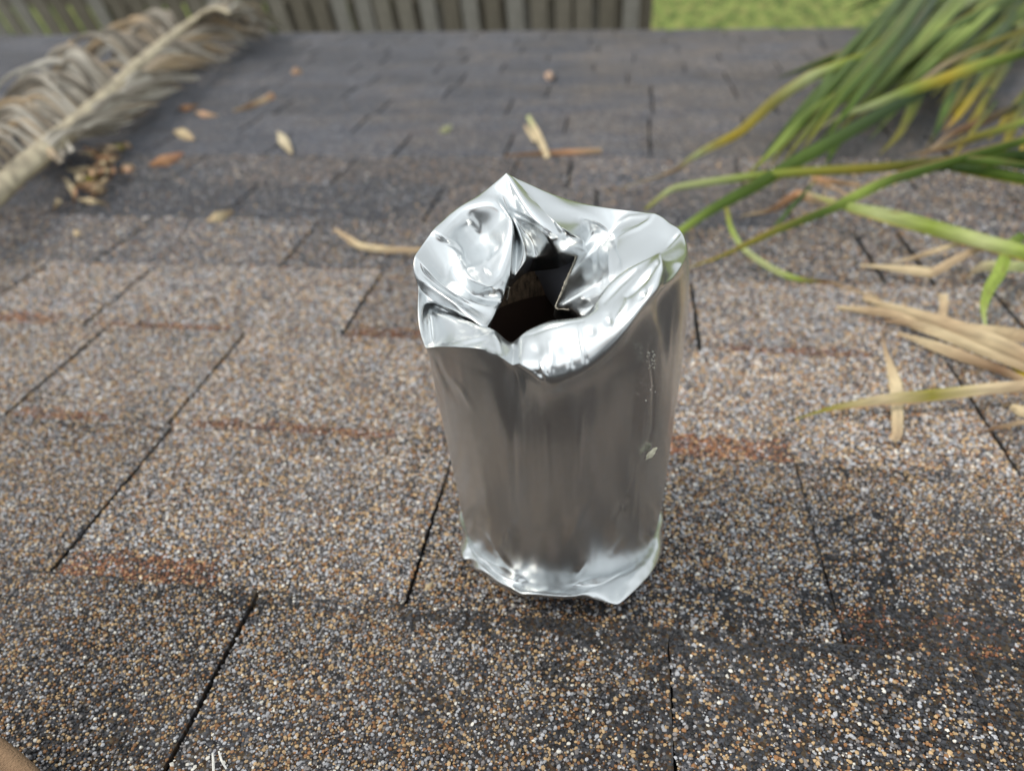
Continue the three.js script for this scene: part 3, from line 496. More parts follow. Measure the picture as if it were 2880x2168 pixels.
// pts: [px, py, lift]; wpx: width in pixels at its widest; tones along the blade; edge: tone of one margin
function blade(parent, pts, wpx, tones, o = {}) {
  const p3 = pts.map(([x, y, l]) => (x instanceof Object ? x : onRoof(x, y, l))), curve = new THREE.CatmullRomCurve3(p3, false, 'catmullrom', 0.4), n = o.n || 26;
  const pos = [], col = [], idx = [], r = rng(Math.round(Math.abs(p3[0].x * 9173 + p3[0].z * 7717)) + (o.seed || 0)), cs = tones.map(colr), es = o.edge ? o.edge.map(colr) : null, c = new THREE.Color(), ph = r() * 9;
  for (let i = 0; i <= n; i++) {
    const t = i / n, p = curve.getPoint(t), tan = curve.getTangent(t), view = p.clone().sub(eye).normalize();
    const side = tan.clone().cross(view).normalize(), nor = side.clone().cross(tan).normalize();
    const tw = (o.twist || 0) * (t - 0.5) + 0.25 * n2(t * 2 + ph, 4); side.applyAxisAngle(tan, tw); nor.applyAxisAngle(tan, tw);
    const w0 = o.w0 ?? 0.75, prof = t < 0.45 ? lerp(w0, 1, sstep(0, 0.45, t)) : lerp(1, o.w1 ?? 0.04, Math.pow((t - 0.45) / 0.55, 1.5)), w = wpx * mPerPx(p) / 2 * prof;
    const f = t * (cs.length - 1), a = Math.floor(Math.min(f, cs.length - 1.0001));
    for (let k = -3; k <= 3; k++) {
      const q = p.clone().addScaledVector(side, w * k / 3).addScaledVector(nor, -w * (o.fold ?? 0.35) * (1 - Math.abs(k) / 3));
      pos.push(q.x, q.y, q.z);
      c.copy(cs[a]).lerp(cs[Math.min(a + 1, cs.length - 1)], f - a);
      if (es && k === (o.edgeSide || -1) * 3) { const g = t * (es.length - 1), b = Math.floor(Math.min(g, es.length - 1.0001)); c.copy(es[b]).lerp(es[Math.min(b + 1, es.length - 1)], g - b); }
      c.multiplyScalar(clamp(0.92 + 0.16 * n2(t * 9 + ph, k * 0.7) + 0.12 * n2(t * 40, k + ph) + 0.2 * n2(k * 2.7 + ph, t * 1.5), 0.4, 1.3));
      if (!o.dry && n2(t * 30 + ph * 3, k * 1.3) > 0.72) c.lerp(colr('brown'), 0.6);
      col.push(c.r, c.g, c.b);
    }
  }
  for (let i = 0; i < n; i++) for (let k = 0; k < 6; k++) { const q = i * 7 + k; idx.push(q, q + 1, q + 8, q, q + 8, q + 7); }
  return mesh(o.name || 'leaflet', geoFrom(pos, idx, col), o.dry ? dryMat : leafMat, parent, o.label ? { label: o.label } : null);
}
{ // the green palm frond that hangs in from the right
  const f = thing('green_palm_frond', 'living green palm frond hanging over the roof at the right with yellowing leaf tips', 'palm frond');
  const G = (pts, w, tones, o) => blade(f, pts.map(([x, y, l]) => [x, y, l < 0.02 ? l : 0.02 + (l - 0.02) * 0.36]), w * 0.78, tones, o);
  const H = 0.24;
  G([[2600, -90, 0.3], [2532, 0, 0.27], [2377, 155, 0.2], [2313, 267, 0.15], [2233, 363, 0.11], [2180, 421, 0.08], [2110, 488, 0.05]], 44, ['deep', 'green', 'green', 'green', 'olive', 'brown']);
  G([[2800, -110, 0.34], [2639, 0, 0.3], [2520, 90, 0.25], [2441, 155, 0.22], [2350, 190, 0.2], [2276, 219, 0.18], [2180, 283, 0.15], [2084, 368, 0.12], [1993, 416, 0.1], [1940, 448, 0.08], [1887, 485, 0.05], [1732, 533, 0.01]], 42, ['green', 'lime', 'green', 'lime', 'pale', 'olive', 'yellow', 'pale', 'brown', 'straw'], { n: 44, edge: ['lime', 'yellow', 'olive', 'olive'] });
  G([[2980, -90, 0.36], [2831, 0, 0.32], [2687, 80, 0.27], [2553, 155, 0.23], [2393, 256, 0.18], [2287, 320, 0.15], [2233, 363, 0.13], [2160, 440, 0.1], [2090, 500, 0.07]], 56, ['deep', 'green', 'green', 'lime', 'green', 'lime', 'olive'], { edge: ['yellow', 'olive', 'lime', 'lime'] });
  G([[2960, 40, 0.3], [2880, 85, 0.28], [2770, 130, 0.25], [2660, 181, 0.22], [2575, 240, 0.2], [2480, 290, 0.17]], 22, ['olive', 'olive', 'tan', 'olive']);
  G([[2960, 130, 0.27], [2880, 149, 0.26], [2767, 181, 0.23], [2660, 219, 0.21], [2553, 256, 0.19], [2447, 299, 0.17], [2369, 324, 0.15], [2300, 365, 0.13]], 40, ['lime', 'green', 'lime', 'yellow', 'lime', 'pale', 'pale', 'straw'], { edge: ['pale', 'yellow', 'lime', 'pale'] });
  G([[2640, 220, 0.19], [2580, 262, 0.17], [2393, 368, 0.13], [2260, 443, 0.1], [2180, 491, 0.08], [2073, 550, 0.05], [1985, 600, 0.03], [1890, 668, 0.012]], 50, ['deep', 'deep', 'green', 'green', 'green', 'lime'], { w1: 0.5 });
  G([[2900, 470, 0.16], [2800, 455, 0.15], [2687, 450, 0.14], [2500, 469, 0.12], [2233, 485, 0.09], [2073, 501, 0.07], [1913, 525, 0.05], [1871, 544, 0.04], [1815, 590, 0.015]], 34, ['deep', 'green', 'deep', 'olive', 'lime', 'pale', 'pale', 'olive'], { edge: ['olive', 'olive', 'lime'], w1: 0.3 });
  G([[2980, 360, 0.2], [2880, 395, 0.18], [2713, 443, 0.15], [2607, 475, 0.13], [2500, 507, 0.12], [2409, 549, 0.1], [2340, 585, 0.08], [2188, 646, 0.06], [2092, 690, 0.045], [2020, 724, 0.03], [1924, 757, 0.018]], 40, ['lime', 'green', 'green', 'green', 'lime', 'green', 'olive', 'olive', 'yellow'], { edge: ['yellow', 'orange', 'tan', 'orange', 'tan'], n: 40 });
  G([[2270, 540, 0.07], [2356, 574, 0.075], [2476, 602, 0.08], [2621, 640, 0.085], [2765, 680, 0.09], [2880, 710, 0.095], [3000, 745, 0.1]], 56, ['straw', 'lime', 'pale', 'lime', 'pale', 'lime', 'green'], { w0: 0.18, w1: 1, edge: ['straw', 'brown', 'yellow', 'olive', 'brown', 'yellow', 'brown'], edgeSide: -1, fold: 0.2, n: 34 });
  G([[2880, 660, 0.1], [2842, 692, 0.085], [2813, 764, 0.06], [2784, 812, 0.04], [2768, 868, 0.02], [2776, 935, 0.008]], 44, ['green', 'lime', 'lime', 'lime', 'pale']);
  G([[2044, 585, 0.05], [2056, 640, 0.035], [2090, 697, 0.022], [2150, 742, 0.014], [2207, 772, 0.01], [2262, 788, 0.008], [2332, 795, 0.006], [2419, 822, 0.005], [2470, 838, 0.005]], 22, ['olive', 'lime', 'pale', 'pale', 'lime', 'brown', 'tan', 'straw'], { w1: 0.4, n: 36 });
  G([[2375, 370, 0.08], [2361, 394, 0.06], [2340, 430, 0.03], [2322, 475, 0.01]], 26, ['deep', 'green', 'green', 'deep']);
  G([[2720, 190, 0.2], [2692, 245, 0.16], [2660, 310, 0.11], [2633, 373, 0.06], [2596, 436, 0.02]], 30, ['deep', 'deep', 'green', 'deep', 'brown']);
  G([[2780, 200, 0.2], [2756, 245, 0.16], [2697, 325, 0.09], [2650, 375, 0.04]], 26, ['green', 'olive', 'yellow', 'orange']);
  G([[2650, 120, 0.2], [2633, 160, 0.17], [2580, 277, 0.11], [2532, 373, 0.06], [2473, 435, 0.02]], 40, ['deep', 'green', 'green', 'olive', 'olive']);
  G([[2950, 240, 0.16], [2880, 290, 0.14], [2767, 341, 0.11], [2687, 373, 0.08], [2633, 411, 0.05], [2560, 470, 0.02]], 30, ['deep', 'deep', 'brown', 'brown', 'tan', 'brown']);
  G([[2960, 300, 0.16], [2880, 341, 0.14], [2740, 388, 0.11], [2649, 418, 0.09], [2540, 440, 0.06]], 28, ['green', 'lime', 'olive', 'brown', 'tan'], { edge: ['yellow', 'olive'] });
  G([[2980, 450, 0.14], [2880, 440, 0.13], [2760, 452, 0.12], [2640, 470, 0.1], [2520, 500, 0.08]], 50, ['deep', 'deep', 'green', 'deep', 'green']);
  G([[2980, 520, 0.13], [2880, 503, 0.12], [2767, 482, 0.11], [2687, 472, 0.1], [2620, 470, 0.09]], 46, ['deep', 'green', 'deep', 'deep'], { edge: ['lime', 'yellow', 'lime'], edgeSide: 1 });
  G([[2350, 565, 0.06], [2290, 560, 0.05], [2240, 548, 0.04], [2170, 590, 0.02], [2080, 608, 0.01]], 34, ['straw', 'tan', 'orange', 'brown', 'straw'], { label: 'dead brown split leaf tip' });
  G([[2420, 520, 0.06], [2330, 510, 0.055], [2290, 505, 0.05], [2420, 560, 0.06]], 24, ['tan', 'orange', 'tan']);
  G([[2180, 640, 0.05], [2230, 580, 0.05], [2262, 545, 0.055], [2300, 500, 0.06]], 20, ['green', 'deep', 'green']);
  G([[2760, -20, 0.3], [2700, 20, 0.28], [2640, 50, 0.26], [2605, 68, 0.25]], 34, ['pale', 'pale', '#9fb19a', 'pale']);
  // the crowded blades behind, towards the midrib
  const r = rng(31);
  for (let i = 0; i < 22; i++) {
    const k = r(), x0 = 2545 + 330 * k + 40 * r(), x1 = lerp(2140, 2500, k) + 60 * (r() - 0.5), y1 = lerp(470, 300, k) + 50 * (r() - 0.5), h0 = 0.2 + 0.2 * r();
    G([[x0, -70, h0], [lerp(x0, x1, 0.35) + 10 * r(), lerp(-70, y1, 0.35), h0 * 0.8], [lerp(x0, x1, 0.7), lerp(-70, y1, 0.7) - 10 * r(), h0 * 0.55], [x1, y1, 0.07]], 20 + 18 * r(), r() < 0.3 ? ['green', 'lime', 'green', 'olive'] : r() < 0.5 ? ['deep', 'green', 'green', 'olive'] : ['deep', 'deep', 'green', 'green'], r() < 0.5 ? { edge: ['lime', 'olive', 'lime'] } : {});
  }
  for (let i = 0; i < 56; i++) {
    const x0 = 2640 + 330 * r(), y0 = -120 + 200 * r(), L = 180 + 340 * r(), an = 2.2 + 0.6 * r() - 0.0006 * (x0 - 2640), x1 = x0 + Math.cos(an) * L, y1 = y0 + Math.sin(an) * L, h0 = 0.12 + 0.14 * r(), b = 30 * (r() - 0.5);
    if (y1 > 330 && x1 > 2560) continue;
    G([[x0, y0, h0], [lerp(x0, x1, 0.5) + b, lerp(y0, y1, 0.5) - b * 0.5, h0 * 0.78], [x1, y1, h0 * 0.45]], 16 + 20 * r(), r() < 0.3 ? ['deep', 'olive', 'yellow'] : r() < 0.4 ? ['green', 'lime', 'green'] : ['deep', 'green', r() < 0.5 ? 'deep' : 'olive'], r() < 0.4 ? { edge: ['lime', 'yellow', 'lime'] } : {});
  }
  for (let i = 0; i < 12; i++) { const x0 = 2700 + 250 * r(), y0 = 130 + 160 * r(), L = 120 + 140 * r(), an = 1.9 + 0.4 * r(); G([[x0, y0, 0.16], [x0 + Math.cos(an) * L * 0.5, y0 + Math.sin(an) * L * 0.5, 0.1], [x0 + Math.cos(an) * L, y0 + Math.sin(an) * L, 0.03]], 16 + 14 * r(), ['deep', 'olive', r() < 0.5 ? 'brown' : 'yellow']); }
  const mid = new THREE.TubeGeometry(new THREE.CatmullRomCurve3([onRoof(2700, -200, 0.13), onRoof(2980, -20, 0.13), onRoof(3080, 300, 0.09), onRoof(3120, 700, 0.06)]), 30, 0.008, 8);
  mesh('midrib', mid, std({ color: 0x6b7a34, roughness: 0.6 }), f);
}
// dry blades lying on the shingles, each a thing of its own
function dryBlade(label, pts, w, tones, o = {}) { const b = blade(scene, pts, w, tones, { dry: true, name: 'dry_leaf_blade', fold: 0.3, ...o }); b.userData.label = label; b.userData.category = 'dry leaf'; return b; }
dryBlade('long straw coloured leaf blade with olive tip crossing the short upright blade, lower right', [[2236, 1180, 0.004], [2332, 1150, 0.008], [2476, 1126, 0.014], [2621, 1112, 0.016], [2765, 1096, 0.018], [2880, 1086, 0.02], [3000, 1075, 0.02]], 36, ['olive', 'olive', 'straw', 'olive', 'straw', 'tan', 'straw'], { w0: 0.1, w1: 0.9, edge: ['olive', 'orange', 'tan', 'brown', 'straw'] });
dryBlade('short tan leaf blade lying upright in view under the long straw blade', [[2479, 925, 0.006], [2496, 1004, 0.005], [2519, 1076, 0.006], [2525, 1150, 0.005], [2524, 1220, 0.005], [2508, 1240, 0.006]], 34, ['brown', 'tan', 'straw', 'straw', 'tan', 'tan'], { w0: 0.1, w1: 0.6 });
dryBlade('bent pale straw leaf folded like an elbow beneath the wide green leaf', [[2419, 745, 0.006], [2500, 752, 0.012], [2610, 765, 0.018], [2632, 762, 0.02], [2717, 716, 0.03], [2800, 685, 0.04]], 30, ['straw', 'straw', 'straw', 'tan', 'tan', 'brown'], { w0: 0.2, w1: 0.4 });
dryBlade('thin straw strand just above the elbow shaped straw leaf', [[2515, 738, 0.01], [2580, 722, 0.016], [2669, 694, 0.03], [2760, 670, 0.04]], 16, ['straw', 'tan', 'straw', 'tan'], { w0: 0.3, w1: 0.6 });
dryBlade('topmost thick straw blade of the dry bundle at the right edge', [[2428, 836, 0.008], [2525, 870, 0.014], [2669, 915, 0.02], [2789, 958, 0.022], [2880, 997, 0.022], [3000, 1050, 0.02]], 46, ['tan', 'straw', 'tan', 'straw', 'tan', 'tan'], { w0: 0.3, w1: 0.8, edge: ['olive', 'straw', 'brown'] });
dryBlade('pinkish straw blade poking out left from the dry bundle', [[2356, 864, 0.006], [2440, 872, 0.009], [2525, 886, 0.012], [2640, 930, 0.012]], 26, ['straw', 'tan', 'tan', 'straw'], { w0: 0.4, w1: 0.4 });
dryBlade('brown tipped blade in the middle of the dry bundle', [[2486, 902, 0.006], [2560, 910, 0.01], [2640, 935, 0.014], [2760, 985, 0.016], [2900, 1040, 0.016]], 30, ['brown', 'tan', 'straw', 'straw', 'tan'], { w0: 0.3, w1: 0.7 });
dryBlade('lowest straw blade of the dry bundle at the right edge', [[2525, 937, 0.005], [2600, 962, 0.008], [2700, 998, 0.01], [2813, 1040, 0.01], [2900, 1078, 0.01]], 32, ['tan', 'straw', 'tan', 'brown', 'tan'], { w0: 0.3, w1: 0.5 });
dryBlade('flat tan blade running to the right edge above the dry bundle', [[2680, 905, 0.012], [2789, 932, 0.014], [2880, 944, 0.016], [2990, 955, 0.016]], 40, ['tan', 'straw', 'tan', 'straw'], { w0: 0.3, w1: 0.8 });
dryBlade('yellow green stalk slanting out of the dry bundle at the right edge', [[2795, 985, 0.014], [2840, 1015, 0.012], [2880, 1052, 0.01], [2940, 1110, 0.01]], 20, ['olive', 'olive', 'yellow', 'olive'], { w0: 0.5, w1: 0.8 });
dryBlade('small straw stub sticking up behind the dry bundle', [[2654, 828, 0.02], [2656, 860, 0.014], [2652, 898, 0.012]], 24, ['straw', 'tan', 'tan'], { w0: 0.9, w1: 0.8 });
dryBlade('short pale stub of straw at the right edge below the long blade', [[2845, 1142, 0.006], [2880, 1158, 0.008], [2940, 1180, 0.01]], 30, ['straw', 'straw', 'tan'], { w0: 0.6, w1: 0.8 });
dryBlade('thin brown strand at the right edge under the long straw blade', [[2736, 1222, 0.003], [2800, 1204, 0.005], [2880, 1187, 0.008], [2960, 1170, 0.008]], 14, ['brown', 'brown', 'tan', 'brown'], { w0: 0.2, w1: 0.8 });
dryBlade('pale straw piece beside the drooping green leaf tip, right edge', [[2707, 790, 0.006], [2760, 752, 0.012], [2830, 748, 0.016], [2940, 755, 0.02]], 30, ['brown', 'straw', 'pale', 'pale'], { w0: 0.15, w1: 0.9 });
dryBlade('curved tan straw whose end passes behind the silver sleeve on its left', [[940, 645, 0.004], [975, 668, 0.006], [1010, 690, 0.008], [1060, 699, 0.01], [1120, 703, 0.01], [1240, 706, 0.008]], 20, ['tan', 'tan', 'straw', 'straw', 'tan', 'tan'], { w0: 0.6, w1: 0.8 });
dryBlade('pale forked stick of straw lying beyond the top of the sleeve', [[1485, 326, 0.006], [1505, 365, 0.008], [1524, 405, 0.008], [1541, 444, 0.006]], 20, ['pale', 'straw', 'straw', 'straw'], { w0: 0.5, w1: 0.8 });
dryBlade('short side splinter of the forked straw stick', [[1476, 352, 0.006], [1490, 374, 0.007], [1505, 398, 0.008]], 12, ['tan', 'straw', 'straw'], { w0: 0.5, w1: 0.8 });
dryBlade('brown strand lying across beside the forked straw stick', [[1420, 438, 0.003], [1520, 432, 0.004], [1600, 428, 0.005], [1692, 424, 0.006]], 16, ['brown', 'brown', 'orange', 'tan'], { w0: 0.4, w1: 0.9 });
dryBlade('left of two tiny white straw slivers at the bottom edge', [[597, 2118, 0.0035], [599, 2150, 0.005], [600, 2200, 0.005]], 7, ['#d8d8d4', '#e4e2dc', '#d8d8d4'], { w0: 0.8, w1: 0.8, n: 8 });
dryBlade('right of two tiny white straw slivers at the bottom edge', [[614, 2112, 0.0035], [622, 2138, 0.006], [636, 2162, 0.004]], 6, ['#d8d8d4', '#e4e2dc', '#d8d8d4'], { w0: 0.8, w1: 0.8, n: 8 });
dryBlade('tiny straw husk beside the left foot of the silver sleeve', [[1190, 1662, 0.003], [1206, 1648, 0.005], [1222, 1632, 0.003]], 12, ['tan', 'straw', 'tan'], { w0: 0.2, w1: 0.1, n: 10 });
dryBlade('long faint tan leaf lying left of the far middle of the roof', [[655, 312, 0.004], [700, 300, 0.005], [740, 285, 0.006], [768, 268, 0.008]], 22, ['tan', 'brown', 'tan', 'orange'], { w0: 0.3, w1: 0.9 });
// small fallen leaves
function fallenLeaf(label, pts, w, tones, o = {}) { const b = blade(scene, pts, w, tones, { dry: true, name: 'fallen_leaf', fold: 0.25, n: 14, w0: 0.25, w1: 0.12, ...o }); b.userData.label = label; b.userData.category = 'fallen leaf'; return b; }
fallenLeaf('orange brown narrow leaf left of centre on the dark shingles', [[420, 464, 0.005], [465, 452, 0.01], [514, 430, 0.008]], 34, ['orange', 'orange', '#c08a6e']);
fallenLeaf('pale tan oval leaf right of the dead frond, above the orange leaf', [[488, 370, 0.005], [515, 378, 0.009], [545, 392, 0.006]], 34, ['straw', 'straw', 'tan']);
fallenLeaf('pale green leaf lying upright left of the far middle', [[780, 370, 0.005], [798, 398, 0.01], [820, 432, 0.006]], 30, ['#b3a78c', '#bdb094', '#a99a7c']);
fallenLeaf('pinkish tan leaf close to the dead frond, upper left', [[548, 316, 0.005], [572, 321, 0.009], [612, 326, 0.006]], 18, ['tan', '#c29c80', 'tan']);
fallenLeaf('tan leaf lying over a shingle slot left of the sleeve', [[580, 622, 0.005], [615, 610, 0.01], [658, 592, 0.007]], 32, ['tan', 'straw', 'brown']);
fallenLeaf('small round tan leaf left of the far middle, near the frond tip', [[818, 204, 0.004], [833, 203, 0.008], [850, 202, 0.004]], 26, ['tan', '#c29c80', 'tan']);
fallenLeaf('small round pale leaf alone on the far roof near the centre', [[1532, 212, 0.004], [1544, 215, 0.009], [1556, 220, 0.004]], 30, ['#c9a58c', '#d2b49c', '#c9a58c']);
fallenLeaf('tiny tan speck of leaf far left below the frond stem', [[204, 650, 0.003], [215, 656, 0.006], [226, 662, 0.003]], 18, ['tan', 'straw', 'tan']);
fallenLeaf('faint small tan leaf below the litter at the frond foot', [[335, 482, 0.003], [352, 475, 0.008], [372, 462, 0.004]], 24, ['orange', 'tan', 'tan']);
fallenLeaf('rusty orange leaf tucked under the frond strands, upper left', [[500, 306, 0.006], [522, 304, 0.01], [556, 296, 0.008]], 18, ['brown', 'orange', 'brown']);
fallenLeaf('small pale green scrap near the forked straw stick', [[1235, 372, 0.004], [1255, 364, 0.008], [1270, 352, 0.004]], 22, ['#96997c', '#a5a57c', '#96997c']);
{ // heap of curled leaves by the foot of the dead frond: every one its own
  const spots = [[165, 560, 150, 585, 'straw', 'pale upright curl, lowest left of the leaf heap'], [215, 560, 290, 572, 'straw', 'long pale curl along the bottom of the leaf heap'], [232, 535, 296, 505, 'orange', 'orange curl right above the bottom curl of the heap'], [255, 555, 292, 535, 'orange', 'short orange curl at the right end of the leaf heap'], [180, 500, 205, 555, 'straw', 'straw stalk standing left in the leaf heap'], [225, 480, 300, 470, 'tan', 'tan leaf in the middle of the leaf heap'], [255, 445, 320, 430, 'tan', 'tan leaf at the top of the leaf heap'], [275, 460, 325, 445, 'orange', 'orange leaf right at the top of the leaf heap'], [215, 500, 280, 490, 'olive', 'olive leaf across the middle of the leaf heap'], [335, 412, 365, 420, 'orange', 'reddish scrap beside the frond strands above the heap'], [318, 405, 345, 425, 'olive', 'green scrap beside the reddish one above the heap'], [340, 470, 372, 468, '#c29c80', 'small pinkish leaf right of the leaf heap'], [300, 95, 330, 85, 'orange', 'orange leaf behind the frond, far upper left'], [272, 122, 300, 112, 'orange', 'orange scrap left of the orange leaf behind the frond'], [168, 148, 190, 142, 'tan', 'small tan leaf alone behind the frond at far left'], [420, 75, 450, 85, 'tan', 'tan leaf behind the frond close to the bent stem top']];
  const rh = rng(808);
  for (let i = 0; i < 20; i++) { const x = 205 + 110 * rh(), y = 440 + 110 * rh() - 0.35 * (x - 205), an = rh() * 6.3, L = 24 + 34 * rh(), dx = Math.cos(an) * L, dy = Math.sin(an) * L * 0.6, b = fallenLeaf('small curled dry leaf in the heap beside the dead frond stem', [[x - dx, y - dy, 0.006 + 0.01 * rh()], [x + 4, y, 0.02 + 0.02 * rh()], [x + dx, y + dy, 0.006 + 0.01 * rh()]], 8 + 7 * rh(), [['straw', 'tan'], ['tan', 'orange'], ['orange', 'brown'], ['straw', 'straw']][i % 4]); b.userData.group = 'dry leaves heaped beside the dead frond'; }
  spots.forEach(([x0, y0, x1, y1, c, label], i) => fallenLeaf(label, [[x0, y0, 0.006], [(x0 + x1) / 2 + 6, (y0 + y1) / 2 + 8 * (i % 3 - 1), 0.018 + 0.004 * (i % 3)], [x1 + (x1 - x0) * 0.25, y1 + (y1 - y0) * 0.25, 0.008]], 17 - (y0 < 200 ? 4 : 0), [c, c === 'orange' ? 'tan' : c, 'brown']));
}
{ // the dead frond at upper left
  const f = thing('dead_palm_frond', 'dead grey brown palm frond with a thick pale stem lying across the upper left roof', 'palm frond');
  const line = [[-110, 620, 0.05], [0, 527, 0.05], [102, 441, 0.055], [204, 355, 0.06], [306, 265, 0.065], [388, 184, 0.07], [461, 122, 0.075], [510, 82, 0.09], [572, 40, 0.12], [612, 24, 0.14], [650, 40, 0.14]].map((q) => onRoof(...q));
  const wid = [100, 92, 84, 70, 58, 50, 42, 34, 30, 24, 14], curve = new THREE.CatmullRomCurve3(line, false, 'catmullrom', 0.3), n = 90, m = 12, pos = [], col = [], idx = [], c = new THREE.Color();
  for (let i = 0; i <= n; i++) {
    const t = i / n, p = curve.getPoint(t), tan = curve.getTangent(t), a = t * (line.length - 1), k = Math.min(Math.floor(a), line.length - 2), w = lerp(wid[k], wid[k + 1], a - k) * mPerPx(p) / 2 * (1 + 0.07 * n2(t * 18, 2));
    const s = tan.clone().cross(RN).normalize(), u = s.clone().cross(tan).normalize();
    for (let j = 0; j < m; j++) { const th = j / m * 2 * Math.PI, q = p.clone().addScaledVector(s, Math.cos(th) * w * (1 + 0.1 * n2(t * 40, j))).addScaledVector(u, Math.sin(th) * w * 0.62); pos.push(q.x, q.y, q.z); c.set('#b3a88f').lerp(lin('#6b6254'), clamp(0.3 + 0.5 * n2(t * 26, j * 0.8) + 0.35 * n2(t * 70, j * 1.3), 0, 1)); col.push(c.r, c.g, c.b); }
  }
  for (let i = 0; i < n; i++) for (let j = 0; j < m; j++) { const q = i * m + j, r = i * m + (j + 1) % m; idx.push(q, r, r + m, q, r + m, q + m); }
  mesh('stem', geoFrom(pos, idx, col), std({ vertexColors: true, roughness: 0.8, side: THREE.DoubleSide }), f);
  const r = rng(63), bl = (pts, w, tones, o = {}) => blade(f, pts, w, tones, { dry: true, fold: 0.3, n: 16, w0: 0.7, w1: 0.15, seed: Math.floor(r() * 999), ...o });
  const tones = () => [['grey', 'lgrey', 'grey'], ['dgrey', 'grey', 'tan'], ['lgrey', 'grey', 'dgrey'], ['grey', 'tan', 'grey'], ['dgrey', 'grey', 'lgrey']][Math.floor(r() * 5)];
  const S = (t) => curve.getPoint(t), side = (t) => curve.getTangent(t).cross(RN).normalize();   // side points to the right of the stem
  // long strands swept along the right of the stem, gathered towards the tip
  const low = [[150, 495], [270, 415], [400, 325], [530, 245], [650, 172], [740, 105], [800, 76]], lowAt = (k, l) => { const f = clamp(k, 0, 1) * (low.length - 1), i = Math.min(Math.floor(f), low.length - 2), a = low[i], b = low[i + 1]; return onRoof(lerp(a[0], b[0], f - i), lerp(a[1], b[1], f - i), l); };
  for (let i = 0; i < 88; i++) {
    const t = 0.14 + 0.66 * r(), p = S(t), k = (t - 0.14) * 1.15 + 0.14 + 0.22 * r(), q = 0.6 + 0.4 * Math.pow(r(), 0.6), e = lowAt(k, 0.012 + 0.025 * r()).lerp(S(Math.min(0.98, t + 0.16 + 0.14 * r())).addScaledVector(RN, -0.03), 1 - q);
    const a = p.clone().lerp(e, 0.33).addScaledVector(RN, 0.006 + 0.02 * r()), b = p.clone().lerp(e, 0.68).addScaledVector(RN, 0.004 + 0.014 * r()), sd = side(t), w = 0.02 * (r() - 0.3); a.addScaledVector(sd, w); b.addScaledVector(sd, w * 0.8);
    bl([p.addScaledVector(RN, -0.01), a, b, e].map((x) => [x]), 10 + 9 * r(), tones(), { twist: 1.2 * (r() - 0.5) });
  }
  // the fan of strands past the bent tip
  for (let i = 0; i < 54; i++) {
    const t = 0.7 + 0.29 * r(), p = S(t), e = onRoof(600 + 200 * r(), 62 + 62 * r(), 0.01 + 0.03 * r()), mid = p.clone().lerp(e, 0.5); mid.addScaledVector(RN, 0.02 + 0.04 * r());
    bl([p, mid, e].map((x) => [x]), 8 + 6 * r(), tones());
  }
  // curled short leaflets on the left side
  for (let i = 0; i < 84; i++) {
    const t = 0.08 + 0.62 * r(), p = S(t), tan = curve.getTangent(t), s = side(t).negate(), L = (0.07 + 0.1 * r()) * (0.85 + 0.9 * t), b = 0.1 + 0.7 * r(), up = 0.02 + 0.06 * r();
    const q = (d, o, h) => { const x = p.clone().addScaledVector(tan, d * L).addScaledVector(s, o * L); const l = toRoof(x); l.y = h; return roof.localToWorld(l); };
    bl([q(0, 0, 0.05), q(b * 0.35, 0.35, 0.05 + up), q(b * 0.7 + 0.3 * (r() - 0.5), 0.75, 0.03 + up), q(b + 0.6 * (r() - 0.5), 1.0 + 0.3 * r(), 0.006 + 0.02 * r())].map((x) => [x]), 11 + 11 * r(), tones(), { twist: 3.5 * (r() - 0.5) });
  }
  for (let i = 0; i < 14; i++) { const x = -60 + 190 * r(), y = 330 + 90 * r(); bl([[x + 90, y + 40, 0.05], [x + 40, y - 10 * r(), 0.06], [x - 30, y - 40 - 40 * r(), 0.02]], 20 + 10 * r(), tones()); }
}
{ // tip of a brown stalk in the bottom left corner
  const p = [[-60, 2080, 0.02], [10, 2135, 0.02], [70, 2190, 0.02], [140, 2270, 0.02]].map((q) => onRoof(...q)), g = new THREE.TubeGeometry(new THREE.CatmullRomCurve3(p), 20, 0.0052, 10);
  const m = mesh('dry_stalk', g, std({ color: 0x8a6f55, roughness: 0.9, bumpMap: metalUV[1], bumpScale: 0.001 }), scene); m.userData.label = 'brown dry stalk end showing in the bottom left corner'; m.userData.category = 'stalk';
}

